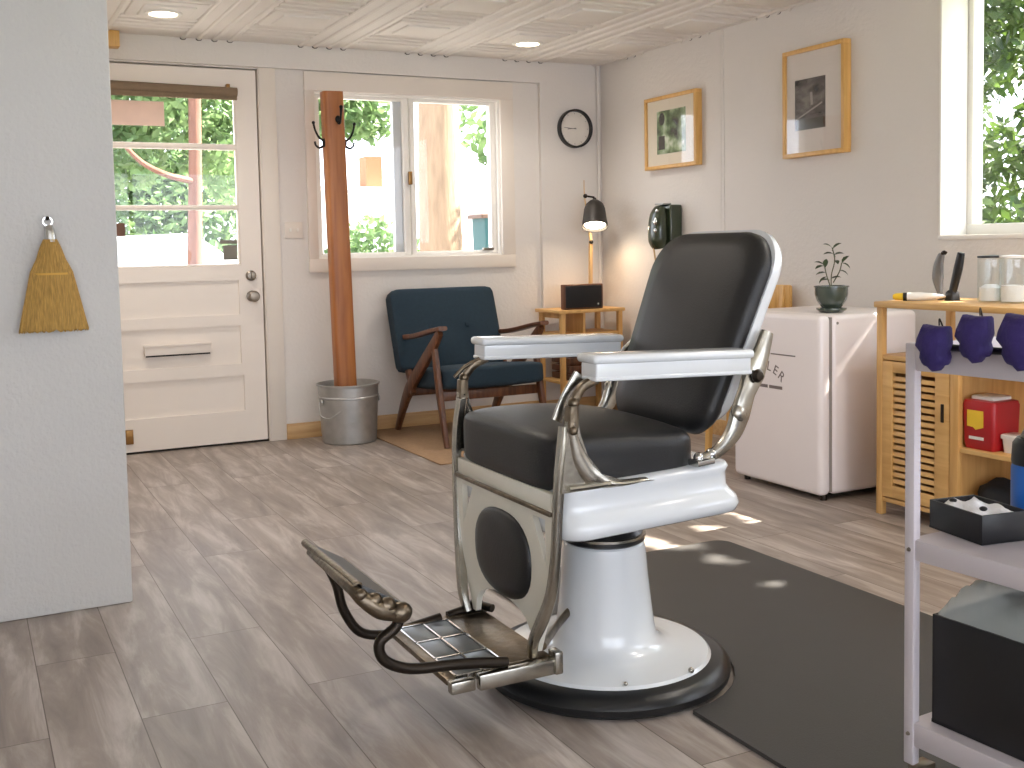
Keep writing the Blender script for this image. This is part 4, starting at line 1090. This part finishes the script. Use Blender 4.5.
MB().box((3.0715, 2.470, 0.342), (3.0755, 2.528, 0.352)).build('printed_line', 'tubwhite', sh)
o = thing('plastic_tub', 'small white lidded tub beside the red bin', 'tub', (3.14, 2.37, 0.308))
stack(MB(), [(0.030, 0.034, 0.01, 0.308), (0.034, 0.038, 0.01, 0.355)], 3.135, 2.386, True).build('tub', 'tubwhite', o)
stack(MB(), [(0.038, 0.042, 0.01, 0.355), (0.038, 0.042, 0.01, 0.367), (0.034, 0.038, 0.01, 0.370)], 3.135, 2.386, True).build('lid', 'tubwhite', o)
def bagthing(x, y, z, r, label):
    m = MB(); t = bmesh.new(); bmesh.ops.create_icosphere(t, subdivisions=3, radius=1)
    for v in t.verts:
        n_ = v.co.copy(); k = 1+0.08*math.sin(5*n_.x+3*n_.y)+0.07*math.sin(7*n_.z+4*n_.x)
        v.co = V((x+r*n_.x*k*1.1, y+r*n_.y*k, max(z, z+r*0.9+r*n_.z*k)))
    m._merge(t)
    return tag(m.build('black_bag', 'blacksoft', ang=80), label, 'bag', 'black bags in the cabinet')
bagthing(3.16, 2.475, 0.067, 0.068, 'slumped black bag on the cabinet floor, next to the louvred door')
bagthing(3.22, 2.29, 0.067, 0.080, 'larger slumped black bag on the cabinet floor below the white tub')

# items on the cabinet top
ctop = cz+0.001
ty = thing('spray_tube', 'white tube with black collar and yellow cap lying on the bamboo cabinet', 'tube', (3.15, 2.86, ctop))
a = V((3.115, 2.905, ctop+0.014)); b = V((3.225, 2.76, ctop+0.016)); d = (b-a).normalized()
MB().lathe([(0, 0), (0.008, 0), (0.013, 0.01), (0.014, 0.036), (0.0, 0.036)], a, 18, d).build('cap', 'yellow', ty)
MB().lathe([(0, 0), (0.0155, 0), (0.0155, 0.014), (0, 0.014)], a+d*0.036, 18, d).build('collar', 'black', ty)
MB().sweep([a+d*0.050, a+d*0.09, a+d*0.14, b+d*0.0], [0.015, 0.016, 0.016, 0.017], [0.015, 0.016, 0.012, 0.003], side=(0.8, 0.6, 0)).build('tube_body', 'whiteplastic', ty)
o = thing('hair_clipper', 'grey metal clipper standing upright on the cabinet top', 'clipper', (3.25, 2.79, ctop))
MB().sweep([(3.25, 2.802, ctop), (3.25, 2.808, ctop+0.03), (3.25, 2.817, ctop+0.08), (3.25, 2.814, ctop+0.13), (3.25, 2.800, ctop+0.17)], [0.014, 0.012, 0.024, 0.021, 0.013], [0.010, 0.008, 0.014, 0.012, 0.008], side=(0, 1, 0)).build('body', 'greymetal', o)
MB().ball((3.25, 2.803, ctop+0.010), 0.017, 12, (0.9, 1.2, 0.6)).build('stand', 'black', o)
MB().sweep([(3.25, 2.800, ctop+0.165), (3.25, 2.792, ctop+0.177), (3.25, 2.782, ctop+0.173)], 0.007).build('blade', 'iron', o)
o = thing('hair_brush', 'black handled brush leaning on a small holder on the cabinet top', 'brush', (3.25, 2.73, ctop))
MB().sweep([(3.25, 2.758, ctop+0.002), (3.25, 2.745, ctop+0.05), (3.25, 2.726, ctop+0.12), (3.25, 2.714, ctop+0.175)], [0.014, 0.016, 0.018, 0.014], [0.010, 0.012, 0.013, 0.010], side=(0, 1, 0)).build('handle', 'black', o)
stack(MB(), [(0.022, 0.020, 0.006, ctop), (0.020, 0.016, 0.006, ctop+0.03), (0.012, 0.010, 0.004, ctop+0.038)], 3.25, 2.752, True).build('holder', 'black', o)
for i, (jy, lb) in enumerate(((2.605, 'clear glass jar of white cotton with dark lid line on the cabinet'), (2.515, 'clear glass jar at the right frame edge on the cabinet'))):
    o = thing('storage_jar', lb, 'jar', (3.27, jy, ctop), 'glass jars on the bamboo cabinet')
    MB().lathe([(0.042, 0.004), (0.044, 0.008), (0.044, 0.150), (0.040, 0.155)], (3.27, jy, ctop), 32, cap=False).build('glass_body', 'jar', o)
    MB().lathe([(0, 0.0), (0.040, 0.0), (0.040, 0.004), (0, 0.004)], (3.27, jy, ctop), 32).build('jar_base', 'jar', o)
    MB().lathe([(0, 0.005), (0.037, 0.005), (0.037, 0.050+0.01*i), (0.02, 0.062), (0, 0.060)], (3.27, jy, ctop), 24).build('cotton', 'whitep', o)
    MB().lathe([(0, 0.156), (0.045, 0.156), (0.045, 0.163), (0.012, 0.166), (0, 0.166)], (3.27, jy, ctop), 32).build('lid', ('black' if i == 0 else 'whiteplastic'), o)
tag(MB().box((3.12, 2.30, ctop), (3.30, 2.66, ctop+0.006), 0.002).build('towel', 'whitep'), 'flat white folded towel on the front of the cabinet top', 'towel') if False else None

# ================================================================== TROLLEY
tr = thing('utility_trolley', 'white metal three-tier trolley in the right foreground', 'trolley', (1.65, 1.05, 0.011))
TR_FIRST = len(COL.objects)-1
ya, yb = 0.55, 1.352
xa, xb = 1.480, 1.84
for x in (xa, xb-0.018):
    for y in (yb-0.020, ya):
        MB().box((x, y, 0.090), (x+0.018, y+0.020, 0.848), 0.002).build('post', 'trolley', tr)
for z0, z1, nm in ((0.800, 0.846, 'top_tray'), (0.462, 0.500, 'middle_shelf'), (0.124, 0.168, 'bottom_shelf')):
    if nm == 'top_tray':
        MB().box((xa+0.004, ya+0.004, z0), (xb-0.004, yb-0.004, z0+0.006), 0.001).box((xa+0.002, ya, z0), (xa+0.010, yb-0.004, z1), 0.002).box((xb-0.010, ya, z0), (xb-0.002, yb-0.004, z1), 0.002).box((xa+0.004, yb-0.012, z0), (xb-0.004, yb-0.005, z1-0.001), 0.002).build(nm, 'trolley', tr)
    else:
        MB().box((xa+0.003, ya+0.004, z0), (xb-0.004, yb-0.004, z1), 0.004).build(nm, 'trolley', tr)
for z in (0.481, 0.146): MB().lathe([(0, 0), (0.004, 0), (0.003, 0.003), (0, 0.004)], (xa, yb-0.010, z), 10, V((-1, 0, 0))).build('bolt', 'nickel', tr)
for x, y in ((xa+0.016, yb-0.015), (xb-0.016, yb-0.015), (xa+0.016, ya+0.015), (xb-0.016, ya+0.015)):
    w_ = MB().lathe([(0, -0.010), (0.026, -0.010), (0.030, -0.006), (0.030, 0.006), (0.026, 0.010), (0, 0.010)], (x+0.018, y-0.004, 0.041), 20, V((0, 1, 0))).build('caster', 'black', tr)
    MB().box((x+0.004, y-0.018, 0.04), (x+0.030, y-0.014, 0.088), 0.001).box((x+0.004, y+0.006, 0.04), (x+0.030, y+0.010, 0.088), 0.001).box((x-0.012, y-0.018, 0.078), (x+0.030, y+0.010, 0.090), 0.002).build('caster_fork', 'nickel', w_)
rl = MB().sweep([(xa-0.006, yb-0.04, 0.846), (xa-0.006, 0.80, 0.850)], 0.006, sub=1).build('hanging_rail', 'black', tr)
# purple hanging pouches
for i, (yy, zz, sc1, dy, lb) in enumerate(((1.268, 0.848, 1.14, 0.0, 'purple lobed fabric pouch on the trolley rail nearest the white post'), (1.192, 0.868, 1.14, 0.0, 'purple lobed fabric pouch in the middle of the trolley rail'), (1.112, 0.868, 1.30, 0.0, 'largest purple lobed fabric pouch, at the right frame edge'))):
    o = thing('purple_pouch', lb, 'pouch', (xa-0.03, yy, zz-0.035), 'purple pouches on the trolley rail')
    prof = [(-0.018, 0.033), (0.0, 0.031), (0.022, 0.032), (0.024, 0.008), (0.019, -0.006), (0.022, -0.015), (0.019, -0.025), (0.011, -0.027), (0.007, -0.034), (-0.002, -0.036), (-0.008, -0.030), (-0.016, -0.028), (-0.021, -0.019), (-0.020, -0.009), (-0.030, 0.002), (-0.027, 0.014)]
    mb = MB(); t = bmesh.new(); L_ = []
    for sc2, dx in ((0.55, -0.016), (0.85, -0.012), (1.0, -0.004), (1.0, 0.005), (0.9, 0.012)):
        L_.append([t.verts.new((xa-0.030+dx*sc1, yy-px1*sc1*sc2, zz+pz1*sc1*sc2)) for px1, pz1 in prof])
    for A, B in zip(L_, L_[1:]):
        n = len(A)
        for k in range(n): t.faces.new((A[k], A[(k+1) % n], B[(k+1) % n], B[k]))
    t.faces.new(L_[0]); t.faces.new(L_[-1]); bmesh.ops.recalc_face_normals(t, faces=t.faces)
    mb._merge(t); mb.build('pouch_body', 'purple', o, ang=60)
    MB().sweep([(xa-0.03, yy-0.008, zz+0.032*sc1), (xa-0.026, yy-0.006, zz+0.047), (xa-0.006, yy-0.004, 0.862), (xa-0.004, yy-0.004, 0.852)], 0.0014, n=6).build('hook', 'iron', o)
# black open box with white tissue on the middle shelf
ob = thing('black_organizer_box', 'open black box with white tissues on the middle trolley shelf', 'box', (1.63, 1.30, 0.501))
mt = Matrix.Translation((1.606, 1.296, 0.501)) @ Matrix.Rotation(math.radians(-13), 4, 'Z')
g = MB()
hx, hy = 0.050, 0.066
g.box((-hx, -hy, 0), (hx, hy, 0.004), 0, 2, mt)
for lo, hi in (((-hx, -hy, 0), (-hx+0.004, hy, 0.052)), ((hx-0.004, -hy, 0), (hx, hy, 0.052)), ((-hx, -hy, 0), (hx, -hy+0.004, 0.052)), ((-hx, hy-0.004, 0), (hx, hy, 0.052))): g.box(lo, hi, 0.0015, 2, mt)
g.build('box_shell', 'black', ob)
g = MB(); t = bmesh.new(); bmesh.ops.create_grid(t, x_segments=14, y_segments=16, size=1)
for v in t.verts:
    x, y = v.co.x, v.co.y
    v.co = V((x*(hx-0.006), y*(hy-0.006), 0.046+0.006*math.sin(5*x+2)*math.cos(6*y)+0.012*math.exp(-((x+0.2)**2+(y-0.1)**2)*6)))
g._merge(t, mt); g.build('tissues', 'whitep', ob, ang=80)
for dx_, dy_ in ((-0.02, 0.04), (-0.015, -0.03)):
    MB().ball(mt @ V((dx_, dy_, 0.053)), 0.007, 10, (1, 1, 0.6)).build('clip', 'black', ob)
# blue bottle
o = thing('blue_bottle', 'blue plastic bottle with black cap at the right edge of the middle shelf', 'bottle', (1.70, 1.28, 0.501))
MB().lathe([(0, 0), (0.042, 0), (0.045, 0.006), (0.045, 0.105), (0.043, 0.112), (0, 0.112)], (1.748, 1.275, 0.501), 36).build('bottle_body', 'blue', o)
MB().lathe([(0, 0.112), (0.044, 0.112), (0.045, 0.118), (0.043, 0.150), (0.036, 0.160), (0, 0.162)], (1.748, 1.275, 0.501), 36).build('cap', 'black', o)
MB().lathe([(0, 0.162), (0.030, 0.162), (0.024, 0.176), (0, 0.180)], (1.748, 1.275, 0.501), 24).build('nozzle', 'gasket', o)
# black bin with clear bag on the bottom shelf
bn = thing('black_bin', 'tall black rectangular bin lined with a clear bag on the bottom trolley shelf', 'bin', (1.66, 1.17, 0.169))
g = MB()
bx0, bx1, by0, by1, bz0, bz1 = 1.512, 1.76, 0.985, 1.318, 0.169, 0.366
g.box((bx0, by0, bz0), (bx1, by1, bz0+0.006))
for lo, hi in (((bx0, by0, bz0), (bx0+0.006, by1, bz1)), ((bx1-0.006, by0, bz0), (bx1, by1, bz1)), ((bx0, by0, bz0), (bx1, by0+0.006, bz1)), ((bx0, by1-0.006, bz0), (bx1, by1, bz1))): g.box(lo, hi, 0.002)
g.build('bin_shell', 'black', bn)
g = MB(); t = bmesh.new(); bmesh.ops.create_grid(t, x_segments=26, y_segments=30, size=1)
for v in t.verts:
    x, y = v.co.x, v.co.y
    e = max(abs(x), abs(y))
    h = 0.085*(1-e**4)+0.012*math.sin(9*x+4*y)*math.cos(7*y-3*x)*(1-e**6)+0.004*math.sin(31*x+17*y)
    v.co = V(((bx0+bx1)/2+x*(bx1-bx0)/2*0.985, (by0+by1)/2+y*(by1-by0)/2*0.985, bz1-0.004+max(0, h)))
g._merge(t); g.build('clear_liner', 'bag', bn, ang=80)

# the trolley stands slightly turned, with everything on it
piv = Matrix.Translation((1.489, 1.342, 0)); turn = piv @ Matrix.Rotation(math.radians(3.5), 4, 'Z') @ piv.inverted()
for o in list(COL.objects)[TR_FIRST:]:
    if o.parent is None:
        o.location = turn @ V(o.location); o.rotation_euler.z += math.radians(3.5)

# ================================================================== OUTSIDE
struct(MB().box((-30, D+0.2, -0.25), (60, 70, -0.15)).build('floor_outside_ground', 'asphalt'))
struct(MB().box((RX+0.5, -30, -0.25), (60, D+0.2, -0.15)).build('floor_outside_yard', 'grass'))
def crown(blobs, n, size, seed, holes=()):
    rnd = random.Random(seed); vs_, fs = [], []
    tot = sum(b[3]*b[4]*b[5] for b in blobs)
    for b in blobs:
        k = int(n*b[3]*b[4]*b[5]/tot)
        for _ in range(k):
            while True:
                x, y, z = rnd.uniform(-1, 1), rnd.uniform(-1, 1), rnd.uniform(-1, 1)
                r = x*x+y*y+z*z
                if r <= 1: break
            c = V((b[0]+x*b[3], b[1]+y*b[4], b[2]+z*b[5]))
            if holes:
                sw, sv = c.z-1.04*c.x, c.y+0.15*c.x        # where the sunlight through this spot lands
                if any(((sw-h[0])/h[2])**2+((sv-h[1])/h[3])**2 < 1 for h in holes): continue
            d = V((rnd.gauss(0, 1), rnd.gauss(0, 1), rnd.gauss(0, 1)-0.2)).normalized()
            e = d.cross(V((rnd.gauss(0, 1), rnd.gauss(0, 1), rnd.gauss(0, 1)))).normalized()
            l = size*rnd.uniform(0.7, 1.3); q = len(vs_)
            vs_ += [c-d*l, c+e*l*0.45, c+d*l, c-e*l*0.45]; fs.append((q, q+1, q+2, q+3))
    return vs_, fs
def tree(label, loc, trunk, branches, blobs, n, size, lm, bm_, seed, cat='tree', group='trees outside', holes=()):
    t = thing('tree' if trunk else 'bush', label, cat, loc, group)
    if trunk:
        MB().sweep([p for p, r in trunk], [r for p, r in trunk], n=16).build('trunk', bm_, t)
    for br_ in branches: MB().sweep([p for p, r in br_], [r for p, r in br_], n=8).build('branch', bm_, t)
    vs_, fs = crown(blobs, n, size, seed, holes)
    me = bpy.data.meshes.new('foliage'); org = V(loc)
    me.from_pydata([v-org for v in vs_], [], fs); me.materials.append(M[lm])
    o = bpy.data.objects.new('foliage', me); COL.objects.link(o); o.parent = t
    return t
# tree seen through the door
tree('tree with pinkish trunk and bright leaves seen through the door glass', (2.15, 11, -0.15),
     [((2.10, 11, -0.15), 0.09), ((2.13, 11, 1.0), 0.075), ((2.17, 11, 2.0), 0.065), ((2.20, 11, 3.2), 0.06)],
     [[((2.16, 11, 1.75), 0.035), ((1.85, 10.8, 1.80), 0.03), ((1.62, 10.8, 1.92), 0.025), ((1.45, 10.8, 2.10), 0.02)]],
     [(1.9, 11.8, 2.9, 1.2, 0.9, 0.8), (1.5, 11.9, 2.1, 0.6, 0.7, 0.45), (2.6, 11.9, 2.15, 0.42, 0.7, 0.45), (2.65, 11.6, 1.65, 0.22, 0.3, 0.3)], 5200, 0.075, 'leafA', 'bark2', 1)
# trees seen through the window
tree('thick pale-barked tree trunk right outside the back window', (3.73, 8.5, -0.15),
     [((3.73, 8.5, -0.15), 0.22), ((3.74, 8.5, 0.9), 0.19), ((3.735, 8.5, 1.6), 0.178), ((3.745, 8.5, 2.4), 0.172), ((3.73, 8.5, 4.0), 0.16)],
     [], [(3.9, 8.7, 4.2, 1.3, 1.2, 0.8), (4.33, 9.0, 2.35, 0.20, 0.3, 0.45), (4.45, 9.0, 2.0, 0.12, 0.2, 0.25)], 4200, 0.07, 'leafA', 'bark', 2)
tree('leafy tree behind the left sash of the back window', (3.2, 13, -0.15),
     [((3.5, 13, -0.15), 0.10), ((3.5, 13, 1.4), 0.08), ((3.6, 13, 3.0), 0.07)], [],
     [(4.0, 13, 2.95, 0.85, 0.7, 0.55), (4.75, 13, 2.75, 0.45, 0.5, 0.35), (3.75, 13, 2.35, 0.3, 0.4, 0.5)], 3000, 0.08, 'leafA', 'bark2', 3)
tree('low green bush below the left sash of the back window', (3.65, 10, -0.15), None, [],
     [(3.7, 10.0, 0.75, 0.55, 0.5, 0.62), (3.4, 10.2, 0.6, 0.35, 0.4, 0.55)], 2600, 0.05, 'leafA', 'bark', 4, cat='bush', group='bushes outside')
tree('tall green hedge behind the parked car, seen through the door glass', (3.7, 21.5, -0.15), None, [],
     [(3.0, 21.5, 1.4, 1.3, 0.8, 1.6), (4.3, 21.5, 1.5, 1.4, 0.8, 1.7), (3.7, 21.8, 3.0, 1.9, 0.8, 1.0)], 7000, 0.11, 'leafA', 'bark', 9, cat='hedge', group=None)
# leafy tree outside the right window, then an unseen one shaped to dapple sun
def rightcrown():
    rnd = random.Random(11); out = []
    for k in range(26): out.append((rnd.uniform(7.2, 9.8), rnd.uniform(4.4, 8.4), rnd.uniform(0.9, 4.6), 0.62, 0.62, 0.5))
    return out
tree('dense leafy tree seen through the right window', (8.0, 5.4, -0.15),
     [((8.0, 5.4, -0.15), 0.16), ((8.0, 5.4, 1.2), 0.13), ((8.1, 5.2, 3.2), 0.11)], [],
     rightcrown(), 15000, 0.07, 'leafB', 'bark', 5)
GAPS = [(-2.705, 3.55, 0.070, 0.4), (-2.17, 3.37, 0.10, 0.11), (-2.21, 3.215, 0.10, 0.09), (-2.23, 3.03, 0.08, 0.09), (-2.20, 2.73, 0.07, 0.08), (-1.82, 2.59, 0.08, 0.09), (-2.49, 2.44, 0.08, 0.12), (-2.53, 3.22, 0.08, 0.10), (-2.48, 3.40, 0.08, 0.12)]  # openings cut in the unseen crown to place the sun patches
def shadecrown():
    rnd = random.Random(23); out = []
    for k in range(48):
        x = rnd.uniform(5.4, 7.9)
        out.append((x, rnd.uniform(-0.6, 3.2), rnd.uniform(-3.0, -1.35)+1.04*x, 0.46, 0.46, 0.36))
    return out
tree('unseen tree by the right window, crown and gaps shaped to dapple the sun', (8.6, 1.0, -0.15),
     [((8.6, 1.0, -0.15), 0.17), ((8.5, 1.0, 1.6), 0.14), ((7.6, 1.2, 3.4), 0.10)], [],
     shadecrown(), 12500, 0.075, 'leafB', 'bark', 6, holes=GAPS)
# white house with brick chimney, far side
hs = thing('white_house', 'pale rendered house with orange brick chimney across the street', 'building', (8, 24, -0.15))
MB().box((6.6, 24, -0.15), (17, 28, 2.40)).build('wall', 'render', hs)
MB().box((6.4, 23.8, 2.40), (17.2, 28.2, 2.50)).build('roof', 'render', hs)
MB().box((8.75, 24.2, 2.50), (9.15, 24.7, 3.25)).build('brick_chimney', 'brick', hs)
MB().box((8.0, 23.7, 2.36), (8.8, 23.82, 2.44)).build('shadow_strip', 'roof', hs)  # grey strip painted in as the shadow line left of the chimney
# car seen through the door
cr = thing('parked_car', 'white parked car seen low through the door glass', 'car', (2.55, 18, -0.15))
body = [(-2.1, 0.25), (-2.15, 0.75), (-1.9, 0.95), (-1.15, 1.02), (-0.55, 1.46), (0.75, 1.50), (1.35, 1.08), (2.05, 0.98), (2.2, 0.7), (2.15, 0.25)]
MB().plate([(x, z) for x, z in body], [], 1.7, Matrix.Translation((2.55, 18, -0.15)) @ Matrix.Rotation(PI/2, 4, 'X')).build('car_body', 'carpaint', cr)
MB().plate([(-1.0, 1.05), (-0.5, 1.40), (0.68, 1.43), (1.15, 1.08)], [], 1.72, Matrix.Translation((2.55, 18, -0.15)) @ Matrix.Rotation(PI/2, 4, 'X')).build('side_window', 'carglass', cr)
for x in (-1.35, 1.35):
    for y in (17.15, 18.85): MB().lathe([(0, -0.1), (0.30, -0.1), (0.32, -0.06), (0.32, 0.06), (0.30, 0.1), (0, 0.1)], (2.55+x, y, 0.17), 20, V((0, 1, 0))).build('wheel', 'rubber', cr)
# wheelie bin
wb_ = thing('wheelie_bin', 'teal wheelie bin with brown lid outside the right sash', 'bin', (5.43, 11, -0.15))
stack(MB(), [(0.11, 0.14, 0.02, -0.10), (0.145, 0.18, 0.02, 1.36)], 5.45, 11.0, True).build('bin_body', 'tealbin', wb_)
stack(MB(), [(0.175, 0.20, 0.02, 1.36), (0.175, 0.20, 0.02, 1.40), (0.12, 0.15, 0.02, 1.435)], 5.43, 11.0, True).build('lid', 'lidbrown', wb_)
for s in (-1, 1): MB().lathe([(0, -0.03), (0.07, -0.03), (0.07, 0.03), (0, 0.03)], (5.45+s*0.12, 11.12, -0.08), 14, V((1, 0, 0))).build('wheel', 'rubber', wb_)
